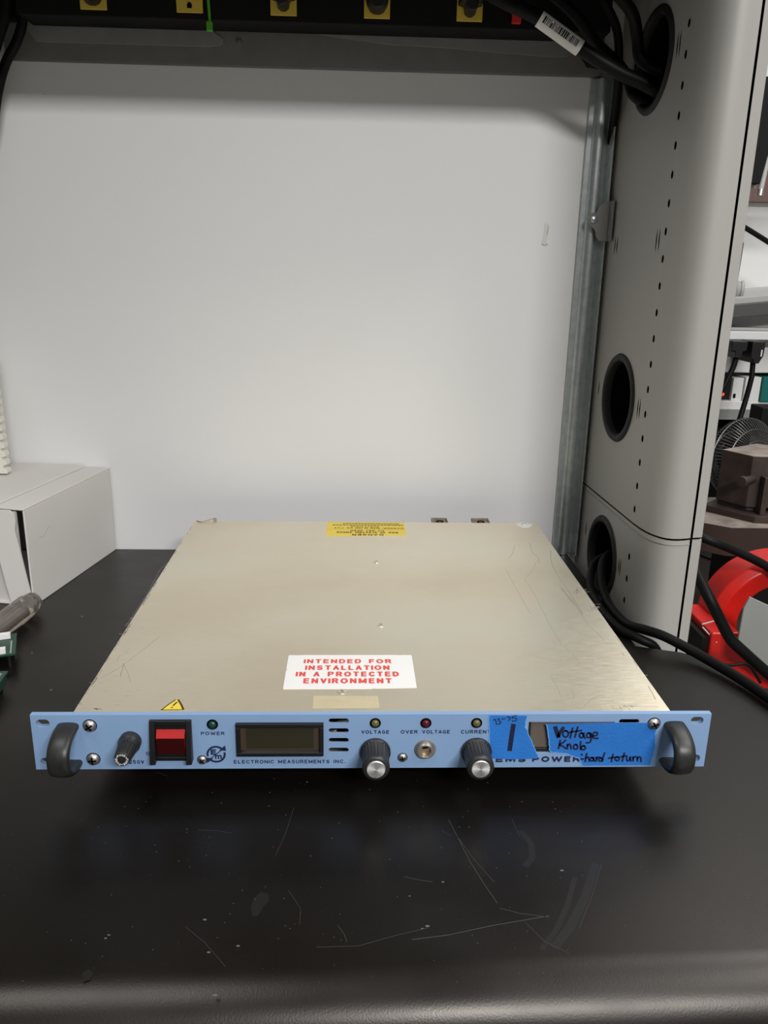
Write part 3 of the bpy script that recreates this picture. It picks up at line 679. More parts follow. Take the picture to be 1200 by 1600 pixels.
# rocker switch with guard
sx0, sx1, sz0, sz1 = -.1590, -.1298, .0138, .0462
sw = MB()
sw.box(sx0, sx1, FY - .0012, FY, sz0, sz1)
for xa, xb in ((sx0, sx0 + .0038), (sx1 - .0038, sx1)):
    P = [(FY, sz1), (FY - .0020, sz1), (FY - .0030, sz1 - .004), (FY - .0045, sz1 - .012), (FY - .0075, sz0 + .004), (FY - .0078, sz0 + .0010), (FY - .0070, sz0), (FY, sz0)]
    sw.prism(P, lambda u, v, t, xa=xa, xb=xb: (xa + (xb - xa) * t, u, v))
sw.box(sx0 + .0038, sx1 - .0038, FY - .0030, FY, sz1 - .0032, sz1)
sw.box(sx0 + .0038, sx1 - .0038, FY - .0020, FY, sz0, sz0 + .0030)
sg = sw.build('switch_guard', 'blackp', PS, bevel=.0004)
rk = MB(); rx0, rx1 = -.1545, -.1345
P = [(FY, .0390), (FY - .0012, .0390), (FY - .0016, .0385), (FY - .0044, .0335), (FY - .0022, .0195), (FY - .0012, .0190), (FY, .0190)]
rk.prism(P, lambda u, v, t: (rx0 + (rx1 - rx0) * t, u, v), sidemi={0: 0, 1: 0, 2: 0, 3: 1, 4: 1, 5: 1, 6: 1})  # lit red on the upper facet, shaded red below
ro = rk.build('rocker', ['red', 'redshade'], sg, smooth=20, bevel=.0003); ro['label'] = 'glossy red rocker'
# left display
def display(x0, x1, z0, z1, name='digital_display'):
    d_ = MB(); o = .0030
    outer = [(x0, z0), (x1, z0), (x1, z1), (x0, z1)]
    for (ua, va, ub, vb_) in ((x0, z0, x1, z0 + o), (x0, z1 - o, x1, z1), (x0, z0 + o, x0 + o, z1 - o), (x1 - o, z0 + o, x1, z1 - o)):
        d_.box(ua, ub, FY - .0026, FY + .001, va, vb_)
    # sloped inner bottom sill
    d_.prism([(FY - .0026, z0 + o), (FY - .0002, z0 + o), (FY - .0002, z0 + o + .0012)], lambda u, v, t: (x0 + o + (x1 - x0 - 2 * o) * t, u, v))
    b_ = d_.build(name, 'blackp', PS, bevel=.0004)
    MB().box(x0 + o, x1 - o, FY - .0004, FY + .001, z0 + o, z1 - o).build('display_bezel', 'lcdframe', b_)
    MB().box(x0 + .0070, x1 - .0070, FY - .0007, FY - .0004, z0 + .0056, z1 - .0040).build('display_glass', 'lcd', b_)
    return b_
display(-.0990, -.0372, .0173, .0435)
# right display window, mostly under the tape
wn = MB().box(.1092, .1714, FY + .0030, FY + .0042, .0178, .0434).build('display_window', 'greywin', PS)
mb = MB(); mb.box(.1092, .1112, FY + .0006, FY + .0030, .0178, .0434); mb.box(.1112, .1714, FY + .0018, FY + .0030, .0178, .0195); mb.box(.1112, .1714, FY + .0022, FY + .0030, .0205, .0210)
mb.build('window_frame', 'blackp', wn); MB().box(.1112, .1714, FY + .0004, FY + .0030, .0420, .0434).build('window_lintel', 'greywin', wn)
# masking tape
TG = lambda u, v, h: Vector((u, FY - .00015 - h, v))
def torn(pts, jag, seed):
    r = random.Random(seed); out = []
    n = len(pts)
    for i in range(n):
        a, b = pts[i], pts[(i + 1) % n]; out.append(a)
        if i in jag:
            L = math.hypot(b[0] - a[0], b[1] - a[1]); k = max(2, int(L / .0011))
            for j in range(1, k):
                t = j / k; out.append((a[0] + (b[0] - a[0]) * t + r.gauss(0, .00022), a[1] + (b[1] - a[1]) * t + r.gauss(0, .00022)))
    return out
def tape(pts, jag, seed, label):
    P = torn(pts, jag, seed)
    o = MB().prism(P, lambda u, v, t: TG(u, v, .0001 * t)).build('tape_strip', 'tape', PS); o['label'] = label
    n = len(P); idx = {p: i for i, p in enumerate(P)}
    cxm = sum(p[0] for p in P) / n; czm = sum(p[1] for p in P) / n
    runs = []
    for i in jag:
        if runs and runs[-1][-1] == i - 1: runs[-1].append(i)
        else: runs.append([i])
    for run in runs:
        a, b = idx[pts[run[0]]], idx[pts[(run[-1] + 1) % len(pts)]]
        seq = P[a:b + 1] if b > a else P[a:] + [P[0]]
        seq = [(x + (cxm - x) * .012, z + (czm - z) * .012) for x, z in seq]
        MB().ribbon(seq, lambda u, v, h: TG(u, v, .00012 + h), .00055, .00005).build('torn_edge', 'tapeedge', o)
    return o
t1 = tape([(.0798, .0489), (.0815, .0262), (.0843, .0136), (.0980, .0128), (.1114, .0131), (.1187, .0141), (.1167, .0179), (.1116, .0295), (.1069, .0403), (.1078, .0485)], (0, 5, 6, 7, 8), 1, 'blue masking tape with a thick marker stroke')
t2 = tape([(.1213, .0417), (.1232, .0358), (.1262, .0190), (.1390, .0170), (.1478, .0134), (.1512, .0072), (.2018, .0074), (.2038, .0212), (.2026, .0330), (.2031, .0424), (.1700, .0427)], (0, 1, 2, 3, 4, 6, 7, 8), 2, 'blue masking tape with three lines of handwriting')
def writing(par, strokes, wd):
    mb = MB()
    for st in strokes:
        w_ = wd
        if isinstance(st, tuple) and isinstance(st[0], (int, float)): w_, st = st[0], st[1]
        P = [at(x, y, 1, FY - .0003) for x, y in st]
        P2 = []
        pts = [(p.x, p.z) for p in P]
        if len(pts) > 2:
            E = [pts[0]] + pts + [pts[-1]]
            for i in range(1, len(E) - 2):
                for k in range(4):
                    t = k / 4; a, b, c, d = [Vector(e) for e in E[i - 1:i + 3]]
                    v = .5 * ((2 * b) + (c - a) * t + (2 * a - 5 * b + 4 * c - d) * t * t + (3 * b - a - 3 * c + d) * t ** 3); P2.append((v.x, v.y))
            P2.append(pts[-1])
        else: P2 = pts
        mb.ribbon(P2, lambda u, v, h: TG(u, v, .00014 + h), w_ * 1.6 if w_ < .003 else w_, .00006)
    mb.build('handwriting', 'ink', par)
A = lambda *p: [(750 + x * 170 / 1200, 1100 + y * 170 / 1200) for x, y in p]
B = lambda *p: [(720 + x / 3, 1080 + y / 3) for x, y in p]
def ring(x, y, rx, ry=None, a0=-60, sweep=400): ry = ry or rx; return B(*[(x + rx * math.cos(math.radians(a0 - sweep * k / 12)), y + ry * math.sin(math.radians(a0 - sweep * k / 12))) for k in range(13)])
writing(t1, [A((150, 180), (166, 166), (184, 222)), A((192, 168), (214, 162), (206, 188), (228, 194), (222, 216), (196, 224)), A((242, 168), (275, 160)), A((300, 142), (335, 152), (314, 185)),
             A((404, 128), (364, 136), (354, 154), (390, 156), (404, 172), (384, 190), (352, 184)), (.0034, A((368, 236), (350, 345), (328, 502)))], .00045)
writing(t2, [(.0019, B((443, 170), (450, 192), (457, 212))), (.0016, B((457, 212), (466, 192), (480, 172))), ring(491, 200, 13, 15), B((524, 172), (518, 196), (513, 219)), B((548, 168), (541, 192), (535, 216)), B((508, 194), (530, 189), (566, 184)),
             ring(565, 207, 9, 11), B((577, 196), (577, 212), (583, 220)), ring(599, 207, 9, 11), B((610, 197), (611, 218), (606, 238), (588, 242)), B((619, 210), (636, 207), (640, 196), (628, 192), (619, 204), (621, 219), (642, 221)),
             B((466, 230), (463, 248), (458, 268)), B((491, 230), (478, 242), (462, 250), (478, 258), (492, 268)), B((500, 248), (499, 270)), B((500, 256), (509, 248), (515, 256), (517, 271)), ring(538, 261, 10, 11), B((562, 236), (561, 254), (562, 274)), ring(574, 265, 10, 9),
             B((566, 295), (568, 300)), B((563, 318), (575, 318)), B((590, 292), (586, 310), (583, 330)), B((586, 314), (596, 308), (600, 318), (602, 328)), ring(614, 319, 8, 8), B((623, 310), (623, 322), (628, 328)), B((636, 309), (635, 328)), B((635, 316), (640, 310), (647, 309)),
             ring(654, 320, 8, 8), B((675, 289), (668, 306), (664, 328)), B((714, 296), (709, 312), (706, 330)), B((693, 314), (708, 312), (724, 309)), ring(733, 317, 9, 9), B((767, 290), (761, 308), (757, 328)), B((747, 308), (762, 306), (777, 302)),
             B((779, 308), (777, 320), (784, 327), (792, 318), (794, 307), (794, 318), (798, 327)), B((806, 308), (808, 327)), B((808, 316), (814, 308), (821, 307)), B((827, 308), (828, 327)), B((828, 316), (836, 308), (843, 312), (845, 330))], .00085)

PS.scale = (PSC,) * 3; PS.location = CAM + (PS.location - CAM) * PSC

# ================================================================== POWER STRIP AND CABLES ABOVE
strip = empty('power_strip', (-.06, .46, .592), 'long black power strip with yellow outlets under the shelf', 'power strip')
MB().box(-.362, .248, .4400, WY - .0075, .5925, .6640).build('housing', 'blackm', strip, bevel=.0015)
OX = (-.2850, -.1880, -.0925, .0033, .0990)
for k, x in enumerate(OX):
    o = MB().box(x - .0134, x + .0134, .4380, .4401, .5985, .6390).build('outlet', 'youtlet', strip, bevel=.0006)
    hz = MB().prism([(x - .0022, .6025), (x + .0022, .6025), (x + .0026, .6050), (x + .0015, .6078), (x - .0015, .6078), (x - .0026, .6050)], lambda u, v, t: (u, .4379 - .0002 * t, v))
    hz.box(x - .0060, x - .0045, .4377, .4379, .613, .621); hz.box(x + .0045, x + .0060, .4377, .4379, .613, .621)
    hz.build('socket_hole', 'dark', o)
rs = MB().box(.1430, .1525, .4350, .4401, .5975, .6065); rs.box(.1452, .1545, .4350, .4401, .6085, .617); rs.build('switch', 'redplastic', strip, bevel=.0006)
for x, nm, dz in ((OX[0], 'black plug in the leftmost yellow outlet of the power strip', 0), (OX[2], 'black plug in the yellow outlet just right of the green tie', 0), (OX[3], 'black plug in the yellow outlet above the panel centre', 0), (OX[4], 'black plug in the yellow outlet nearest the red switch', 0)):
    pl = empty('power_plug', (x, .438, .60), nm, 'plug', 'plugs in the power strip')
    n = 24; b = MB()
    if x in (OX[2], OX[4]): out = [(-.0125, .640), (-.0125, .6120), (-.0070, .6105), (-.0055, .6040), (-.002, .6015), (.002, .6015), (.0055, .6040), (.0070, .6105), (.0125, .6120), (.0125, .640)]
    else: out = [(-.0128, .640), (-.0125, .6170), (-.0105, .6090), (-.0070, .6035), (-.003, .6015), (.003, .6015), (.0070, .6035), (.0105, .6090), (.0125, .6170), (.0128, .640)]
    b.prism(out, lambda u, v, t, x=x: (x + u * (1 - .12 * t), .4378 - .022 * t, v + (.616 - v) * .1 * t)); b.build('plug_body', 'blackp', pl, bevel=.001)
    MB().tube([(x, .4165, .620), (x, .405, .625), (x + .004, .398, .645), (x + .006, .400, .664)], .0035, 10).build('cord', 'cable', pl)
gt = empty('cable_tie', (-.1690, .4395, .58), 'bright green cable tie hanging from the black power strip', 'cable tie')
MB().prism([(-.1712, .640), (-.1682, .640), (-.1664, .5895), (-.1690, .5895)], lambda u, v, t: (u, .4375 - .0010 * t, v)).build('strap', 'green', gt)
MB().box(-.1712, -.1652, .4345, .4395, .5820, .5905).build('tie_head', 'green', gt, bevel=.0005)

# cable with the bar code sleeve, into the top grommet
top_c = side_pt(.3865, .555)
cb = empty('labelled_cable', (.2, .40, .57), 'thick black cable with white barcode sleeve entering the top hole of the post', 'cable')
path = [(.085, .405, .645), (.112, .402, .615), (.1655, .400, .5925), (.2064, .400, .5685), (.245, .397, .548), (.2714, .393, .5370), (.288, .389, .528), (.300, .386, .520)]
MB().tube(path, .0068, 14).build('cable_jacket', 'cable', cb)
a, b = Vector((.1640, .4002, .5930)), Vector((.2072, .3999, .5678)); d = (b - a)
sl = MB().lathe(a, d, [(.0072, 0), (.0078, .0003), (.0078, d.length), (.0072, d.length + .0003)], 28, cap=False).build('barcode_sleeve', 'label', cb); sl['label'] = 'white sleeve with black bar code'
bars = MB(); dn = d.normalized(); view = (CAM - (a + b) / 2); view = (view - dn * view.dot(dn)).normalized(); up_ = dn.cross(view).normalized()
if up_.z < 0: up_ = -up_
t = .004; rb = random.Random(9)
while t < d.length - .005:
    wd = rb.choice((.0007, .0009, .0013, .0017)); vs = []
    long = .9 if rb.random() < .8 else .6
    for tt in (t, t + wd):
        for k in range(7):
            an = -.15 + long * k / 6
            vs.append(a + dn * tt + (view * math.cos(an) + up_ * math.sin(an)) * .00786)
    bars.add(vs, [(k, k + 1, 8 + k, 7 + k) for k in range(6)]); t += wd + rb.choice((.0005, .0006, .001))
bars.build('bar_code', 'blackm', sl)
def cable(name, pts, r, label, mat='cable', n=12):
    o = MB().tube(pts, r, n).build(name, mat); return tag(o, label, 'cable')
cable('loose_cable', [(.150, .425, .640), (.200, .420, .606), (.225, .425, .583), (.240, .432, .574), (.2565, .437, .564), (.268, .436, .552), (.2710, .425, .537), (.2725, .415, .529), (.284, .410, .521), (.296, .406, .516)], .0058, 'black cord looping below the barcode sleeve towards the post')
cable('loose_cable', [(.215, .42, .650), (.235, .425, .617), (.252, .43, .592), (.2600, .44, .560), (.2660, .458, .530), (.2700, .476, .505), (.2715, .483, .49)], .0045, 'black cord hanging down behind the barcode cable beside the channel')
cable('loose_cable', [(.175, .380, .645), (.218, .385, .625), (.252, .39, .60), (.264, .400, .580), (.2695, .403, .562), (.279, .399, .553), (.292, .395, .549)], .0060, 'black cord arching from the top edge down to the top grommet')
tg = tag(MB().prism([(.236, .568), (.254, .566), (.262, .560), (.262, .5640), (.250, .574), (.240, .582), (.232, .590), (.226, .590), (.228, .578)], lambda u, v, t: (u, .468 + .012 * t, v)).build('cord_clip', 'blackm', bevel=.001), 'black cord clip at the right end of the wall rail', 'clip')
# bundle at the top left
cable('hanging_cable', [(-.352, .455, .655), (-.3625, .4585, .600), (-.372, .460, .575), (-.3875, .461, .552), (-.3985, .461, .525), (-.412, .462, .48), (-.44, .462, .40)], .0050, 'black cable hanging down at the top left corner of the panel')
cable('hanging_cable', [(-.366, .448, .655), (-.3775, .4475, .600), (-.3880, .4475, .575), (-.4005, .4475, .545), (-.416, .447, .50), (-.45, .446, .42)], .0070, 'thick black cable at the left edge beside the thinner one')
cable('hanging_cable', [(-.385, .428, .655), (-.397, .428, .61), (-.407, .428, .58), (-.422, .428, .54), (-.46, .428, .47)], .0080, 'thickest black cable, outermost at the top left corner')
bx = tag(MB().box(-.52, -.376, .4625, .4795, .594, .6640).build('adapter_box', 'blackm', bevel=.003), 'black adapter box at the top left beside the power strip', 'adapter')

# cords from the low grommet over the desk
lowg = side_pt(.390, .029)
cable('desk_cable', [(.300, .384, .034), (.286, .380, .036), (.2745, .370, .030), (.2665, .345, .0165), (.2625, .315, .0080), (.2620, .280, .0054), (.2650, .245, .0070), (.2730, .2200, .0130), (.285, .203, .0145), (.300, .187, .0110), (.3150, .1650, .0078), (.3300, .132, .0062), (.340, .098, .0058), (.352, .060, .0055), (.385, .02, .002), (.42, -.02, -.03)], .0048, 'black cord from the low grommet across the desk corner to the right')
cable('desk_cable', [(.300, .395, .026), (.2850, .394, .028), (.2680, .384, .020), (.2540, .345, .0080), (.2515, .310, .0052), (.2500, .275, .0050), (.2540, .240, .0050), (.2610, .226, .0050), (.2700, .2150, .0040), (.2830, .2130, -.003), (.292, .2140, -.025), (.296, .2160, -.08)], .0045, 'black cord from the low grommet slipping down behind the desk edge')

# ================================================================== LEFT SIDE OF THE DESK
ca = Vector((-.3209, .4860, 0)); cf = Vector((-.3560, .3030, 0)); HB = .106
dirb = (cf - ca).normalized(); perp = Vector((dirb.y, -dirb.x, 0))      # to the left
if perp.x > 0: perp = -perp
ca = ca - Vector((0, .0, 0)); DEP = (cf - ca).length; WB = .150
pt = lambda l, w_, z: ca + dirb * l + perp * w_ + Vector((0, 0, z))
box = empty('cardboard_box', tuple(pt(DEP / 2, WB / 2, 0)), 'white cardboard box with an open flap in the back left corner', 'box')
tk = .002
bt = MB()
def slab(l0, l1, w0, w1, z0, z1):
    vs = [pt(l, w_, z) for z in (z0, z1) for w_ in (w0, w1) for l in (l0, l1)]
    bt.add(vs, [(0, 2, 3, 1), (4, 5, 7, 6), (0, 1, 5, 4), (2, 6, 7, 3), (0, 4, 6, 2), (1, 3, 7, 5)])
WW = WB - .03
slab(0, DEP, 0, tk, 0, HB); slab(.03, DEP, WB - tk, WB, 0, HB); slab(.03, DEP, tk, WB - tk, 0, tk)
# back corner is cut so the box clears the panel
slab(.0, tk, 0, .004, 0, HB)
bt.build('box_body', 'card', box, bevel=.0008)
tp = MB()
tp.add([pt(.0, 0, HB), pt(DEP, 0, HB), pt(DEP, .034, HB + .0006), pt(.004, .030, HB + .0006), pt(0, 0, HB + .002), pt(DEP, 0, HB + .002), pt(DEP, .034, HB + .0026), pt(.004, .030, HB + .0026)],
       [(0, 1, 2, 3), (4, 7, 6, 5), (0, 4, 5, 1), (1, 5, 6, 2), (2, 6, 7, 3), (3, 7, 4, 0)])
tp.add([pt(.006, .029, HB + .0027), pt(DEP, .033, HB + .0027), pt(DEP, WB, HB + .006), pt(.03, WB, HB + .006), pt(.006, .029, HB + .0046), pt(DEP, .033, HB + .0046), pt(DEP, WB, HB + .008), pt(.03, WB, HB + .008)],
       [(0, 1, 2, 3), (4, 7, 6, 5), (0, 4, 5, 1), (1, 5, 6, 2), (2, 6, 7, 3), (3, 7, 4, 0)])
tp.build('lid', 'card', box, bevel=.0006)
MB().add([pt(.004 + .004, .004, 0.001), pt(.03, WB - .003, .001), pt(.03, WB - .003, HB), pt(.008, .004, HB)], [(0, 1, 2, 3)]).build('back_panel', 'card', box)
# front: inner dark, then the half-open flap
fl = MB()
Fp = lambda x, y: at(x, y, 1, .3005)
poly = [Fp(-90, 800), Fp(0, 797), Fp(14, 798), Fp(21, 803), Fp(24, 812), Fp(23, 828), Fp(33, 868), Fp(42, 905), Fp(48, 928), Fp(40, 935), Fp(18, 941), Fp(10, 915), Fp(0, 878), Fp(-40, 830)]
n = len(poly); fl.add([p for p in poly] + [p + Vector((0, .0022, 0)) for p in poly], [tuple(range(n)), tuple(reversed(range(n, 2 * n)))] + [(k, (k + 1) % n, n + (k + 1) % n, n + k) for k in range(n)])
fo = fl.build('open_flap', 'card', box)
fr = MB().add([pt(DEP - .004, .012, .001), pt(DEP - .004, WB - .004, .001), pt(DEP - .004, WB - .004, HB - .001), pt(DEP - .004, .012, HB - .001), pt(DEP - .006, .012, .001), pt(DEP - .006, WB - .004, .001), pt(DEP - .006, WB - .004, HB - .001), pt(DEP - .006, .012, HB - .001)],
              [(0, 1, 2, 3), (4, 7, 6, 5), (0, 4, 5, 1), (1, 5, 6, 2), (2, 6, 7, 3), (3, 7, 4, 0)])
fr.build('inner_flap', 'card', box)
mb = MB(); sp = lambda x, y: at(x, y, 1, .30)
fnS = lambda l, z, h: pt(l, -.00005 - h, z)
mb.ribbon([(DEP - .022, .070), (DEP - .030, .0685), (DEP - .034, .0715), (DEP - .042, .0765)], fnS, .0006, .00004); mb.build('tear_mark', 'wallmark', box)
# ivory slotted duct standing on the box
dz = HB + .0085
du = empty('wiring_duct', (-.45, .428, dz), 'ivory plastic slotted wiring duct standing on the white box at the left edge', 'wiring duct')
mb = MB(); x1 = -.4200
poly = [(-.48, dz)]; 
z = dz; poly.append((x1 - .001, dz))
k = 0
while z < dz + .145:
    s = x1 - .0016 * ((z - dz) / .12)
    poly += [(s, z + .0010), (s - .0005, z + .0052), (s - .0045, z + .0066), (s - .0047, z + .0092)]; z += .0100
poly += [(x1 - .004, z), (-.48, z)]
mb.prism(poly, lambda u, v, t: (u, .436 - .012 * t, v)); mb.build('slotted_wall', 'foamw', du, bevel=.0003)
MB().box(-.48, -.436, .436, .470, dz + .0005, z).build('duct_back', 'foamw', du)

# screwdriver with clear handle
e0 = at(52, 939, 2, .0135); e1 = at(4, 976, 2, .0135); ax = (e1 - e0); ax.z = 0; ax.normalize()
sd = empty('screwdriver', (e0.x, e0.y, 0), 'screwdriver with smoky clear handle lying beside the white box', 'screwdriver')
e0.z = .0132
R_ = .0118
fl6 = lambda k: 1 if (k % 8) in (0, 1, 2, 3, 4, 5) else .90
h = MB().lathe(e0 - ax * .004, ax, [(0, -.0012), (.0045, -.0006), (.0080, .0015), (.0102, .0048), (.0106, .0090), (.0100, .0120)], 48, cap=False)
h.lathe(e0 - ax * .004, ax, [(.0100, .0120), (R_, .0140), (R_ + .0004, .020), (R_ + .0004, .075), (.0105, .085), (.0080, .092)], 48, cap=True, fn=fl6)
h.build('clear_grip', 'clear', sd, smooth=50)
MB().cyl(e0 + ax * .030, e0 + ax * .13, .0036, 14).build('shaft', 'steel', sd)
MB().cyl(e0 + ax * .0245, e0 + ax * .0295, .0052, 16).build('core_mark', 'smoke', sd)

# circuit boards
def board(name, c, yawd, lx, ly, z, label, seed, tilt=0.):
    r = random.Random(seed)
    o = empty(name, (c[0], c[1], 0), label, 'circuit board')
    ux = Vector((math.cos(yawd), math.sin(yawd), 0)); uy = Vector((-ux.y, ux.x, 0)); Z = Vector((0, 0, 1))
    c = Vector((c[0], c[1], z))
    MB().obox(c, ux, uy, Z, lx / 2, ly / 2, .0008).build('board', 'pcb', o)
    s_ = MB()
    for k in range(9):
        s_.obox(c + ux * (lx / 2 - .004) + uy * (-ly / 2 + .004 + k * .003) + Z * .001, ux, uy, Z, .0006, .0006, .0003)
    s_.build('solder_pads', 'solder', o)
    for du_, dv_, a, b in ((lx / 2 - .012, -ly / 2 + .006, .004, .003), (lx / 2 - .010, ly / 2 - .008, .005, .003), (-lx / 4, 0, .010, .006)):
        MB().obox(c + ux * du_ + uy * dv_ + Z * .003, ux, uy, Z, a, b, .0022).build('connector', 'label', o)
    ic = MB(); ic.obox(c + ux * (lx / 2 - .024) + Z * .002, ux, uy, Z, .006, .004, .0012)
    ic.build('chip', 'blackp', o)
    ls = MB(); ls.obox(c + ux * (lx / 2 - .0004) - uy * 0 - Z * .004, ux, uy, Z, .0004, ly / 2 - .006, .003); ls.build('header_strip', 'pcb', o)
    for a in (-1, 1):
        for b in (-1, 1):
            q_ = c + ux * (a * (lx / 2 - .006)) + uy * (b * (ly / 2 - .006)); MB().cyl((q_.x, q_.y, 0), (q_.x, q_.y, z - .0008), .002, 10).build('standoff', 'blackp', o)
    return o
p0 = at(22, 1016, 2, .014)
yw = math.radians(20)
board('circuit_board', (p0.x - .032, p0.y + .004), yw, .060, .046, .0135, 'green circuit board lying in front of the clear screwdriver handle', 2)
p1 = at(5, 1062, 2, .014)
board('circuit_board', (p1.x - .028, p1.y - .004), math.radians(4), .055, .034, .0135, 'green circuit board at the left edge, nearer than the screwdriver board', 4)

# ================================================================== BENCH AND GEAR RIGHT OF THE POST
def tg_(o, l, c): return tag(o, l, c)
# low surface everything on that side stands on
LZ = -.13
lb = empty('side_bench', (.9, .7, -.74), 'low dark bench right of the post, behind the desk corner', 'bench')
MB().box(.375, 2.2, .15, 1.40, LZ - .03, LZ).build('bench_top', 'darkwood', lb, bevel=.003)
for x in (.40, 2.1):
    for y in (.2, 1.3): MB().box(x - .02, x + .02, y - .02, y + .02, -.74, LZ - .03).build('leg', 'blackm', lb)
# raised dusty slab
sb = empty('steel_stand', (.7, .66, LZ), 'heavy dark brown stand with dusty top under the fan', 'stand')
sl_ = MB(); poly = [(.4640, .680), (.4830, .5780), (.5140, .5560), (.95, .5500), (.95, .715), (.4640, .715)]
sl_.prism(poly, lambda u, v, t: (u, v, -.030 + .043 * t), sidemi=1)
so = sl_.build('dusty_top', ['dusty', 'darkwood'], sb, bevel=.001)
MB().box(.56, .90, .60, .70, LZ, -.030).build('pedestal', 'blackm', sb)
# brown fixture block with bolt
TZ = .0130
fx = empty('clamp_block', (.57, .66, TZ), 'dark brown steel clamp block with round bolt on a dusty stand', 'clamp')
Pq = lambda x, y, Y: at(1100 + x * 100 / 571, 540 + y * 100 / 571, 1, Y)
bk = MB()
a = Vector((.5290, .640, 0)); 
bp = [(.5270, .645), (.5520, .600), (.62, .590), (.66, .640), (.60, .690)]
bk.prism(bp, lambda u, v, t: (u, v, .0300 + .0760 * t), sidemi=1); bk.build('block', ['dusty', 'rust'], fx, bevel=.0012)
b2 = MB(); b2.prism([(.530, .646), (.556, .604), (.575, .601), (.60, .69)], lambda u, v, t: (u, v, TZ + .0105 + (.0195) * t)); b2.build('block_foot', 'rust', fx, bevel=.001)
b3 = MB(); b3.prism([(.5080, .640), (.5100, .634), (.556, .577), (.62, .570), (.66, .62), (.64, .70), (.57, .70)], lambda u, v, t: (u, v, TZ + .010 * t)); b3.build('base_plate', 'rust', fx, bevel=.001)
b4 = MB(); bc = Vector((.5380, .596, .0720)); b4.lathe(bc + Vector((-.006, -.012, 0)), (.75, .55, .0), [(.0030, -.001), (.0076, -.0005), (.0080, .0), (.0080, .006), (.0060, .0065), (.0062, .040)], 24); b4.build('bolt', 'rust', fx)
MB().box(.566, .574, .584, .604, TZ + .010, .078).build('upright_rib', 'rust', fx, bevel=.0008)
MB().obox((.600, .5895, .090), (1, -.15, 0), (.15, 1, 0), (0, 0, 1), .020, .0006, .0075).build('block_label', 'label', fx)
# wire guard fan
fc = Vector((.640, .80, .056)); fa = Vector((.35, -1, .10)).normalized()
fan = empty('desk_fan', (fc.x, fc.y + .02, LZ), 'black wire guard desk fan behind the brown clamp block', 'fan')
fu = Vector((0, 0, 1)).cross(fa).normalized(); fv = fa.cross(fu)
FR = .069
gd = MB()
def fpt(r, a, h): return fc + fu * (r * math.cos(a)) + fv * (r * math.sin(a)) + fa * h
for k in range(72):
    a = 2 * math.pi * k / 72; tw = .28
    gd.tube([fpt(.014, a, .026), fpt(.035, a + tw * .5, .025), fpt(.055, a + tw * .9, .017), fpt(FR, a + tw, 0), fpt(.060, a + tw, -.020), fpt(.030, a + tw, -.030)], .00075, 5, smooth=3)
for r, h in ((FR, 0), (.052, .0195), (.033, .0255), (.062, -.018), (.045, -.026)):
    gd.tube([fpt(r, 2 * math.pi * k / 40, h) for k in range(41)], .0011, 6, smooth=1)
gd.build('wire_guard', 'wire', fan)
MB().lathe(fc, fa, [(0, .027), (.014, .026), (.0145, .022), (.0, .021)], 24, cap=False).build('guard_badge', 'wire', fan)
bl = MB()
for k in range(4):
    a0 = math.pi / 2 * k; vs = []
    for j in range(7):
        a = a0 + 1.1 * j / 6
        vs += [fpt(.012, a, .006 - .010 * j / 6), fpt(.050 - .006 * abs(j - 3) / 3, a, .010 - .018 * j / 6)]
    vs2 = [v - fa * .0012 for v in vs]
    bl.add(vs + vs2, [(2 * j, 2 * j + 1, 2 * j + 3, 2 * j + 2) for j in range(6)] + [(14 + 2 * j, 14 + 2 * j + 2, 14 + 2 * j + 3, 14 + 2 * j + 1) for j in range(6)])
bl.build('blades', 'blackp', fan, smooth=60)
MB().lathe(fc, -fa, [(.012, -.010), (.014, 0), (.022, .02), (.022, .045), (.010, .055)], 24).build('motor', 'blackp', fan)
mb = MB().cyl((fc.x + .012, fc.y + .045, LZ + .008), (fc.x + .012, fc.y + .040, fc.z), .007, 16); mb.lathe((fc.x + .012, fc.y + .045, LZ), (0, 0, 1), [(.05, 0), (.05, .004), (.012, .010)], 28); mb.build('foot', 'blackp', fan)
# black case behind the fan
tg_(MB().box(.712, .88, .905, .95, LZ, .1270).build('black_case', 'blackm', bevel=.002), 'black case standing behind the wire guard fan', 'case').location = (0, 0, 0)
# far wall gear
rw = empty('cable_raceway', (.9, 1.40, .155), 'white enamel cable raceway on the far wall with two black plugs', 'raceway')
MB().box(.55, 1.5, 1.170, 1.42, .157, .250).build('raceway_body', 'farwhite', rw, bevel=.003)
MB().box(.55, 1.5, 1.128, 1.170, .2280, .2450).build('raceway_lip', 'farwhite', rw, bevel=.002)
rl = empty('wall_shelf_rail', (.9, 1.40, .262), 'dark grey shelf rail with pale top above the white raceway', 'rail')
RZ = lambda x: (x - .72) * .10
rm = MB(); 
for mi, z0, z1, y0 in ((0, .2700, .2945, 1.12), (1, .2945, .3065, 1.135)):
    rm.prism([(.55, z0 - .017), (1.5, z0 + .078), (1.5, z1 + .078), (.55, z1 - .017)], lambda u, v, t, y0=y0: (u, y0 + (1.42 - y0) * t, v), mi=mi, sidemi=mi)
rm.build('rail_body', ['fargrey', 'raillight'], rl, bevel=.001)
MB().box(.55, 1.5, 1.185, 1.42, .2505, .300).build('rail_skirt', 'raillight', rl)
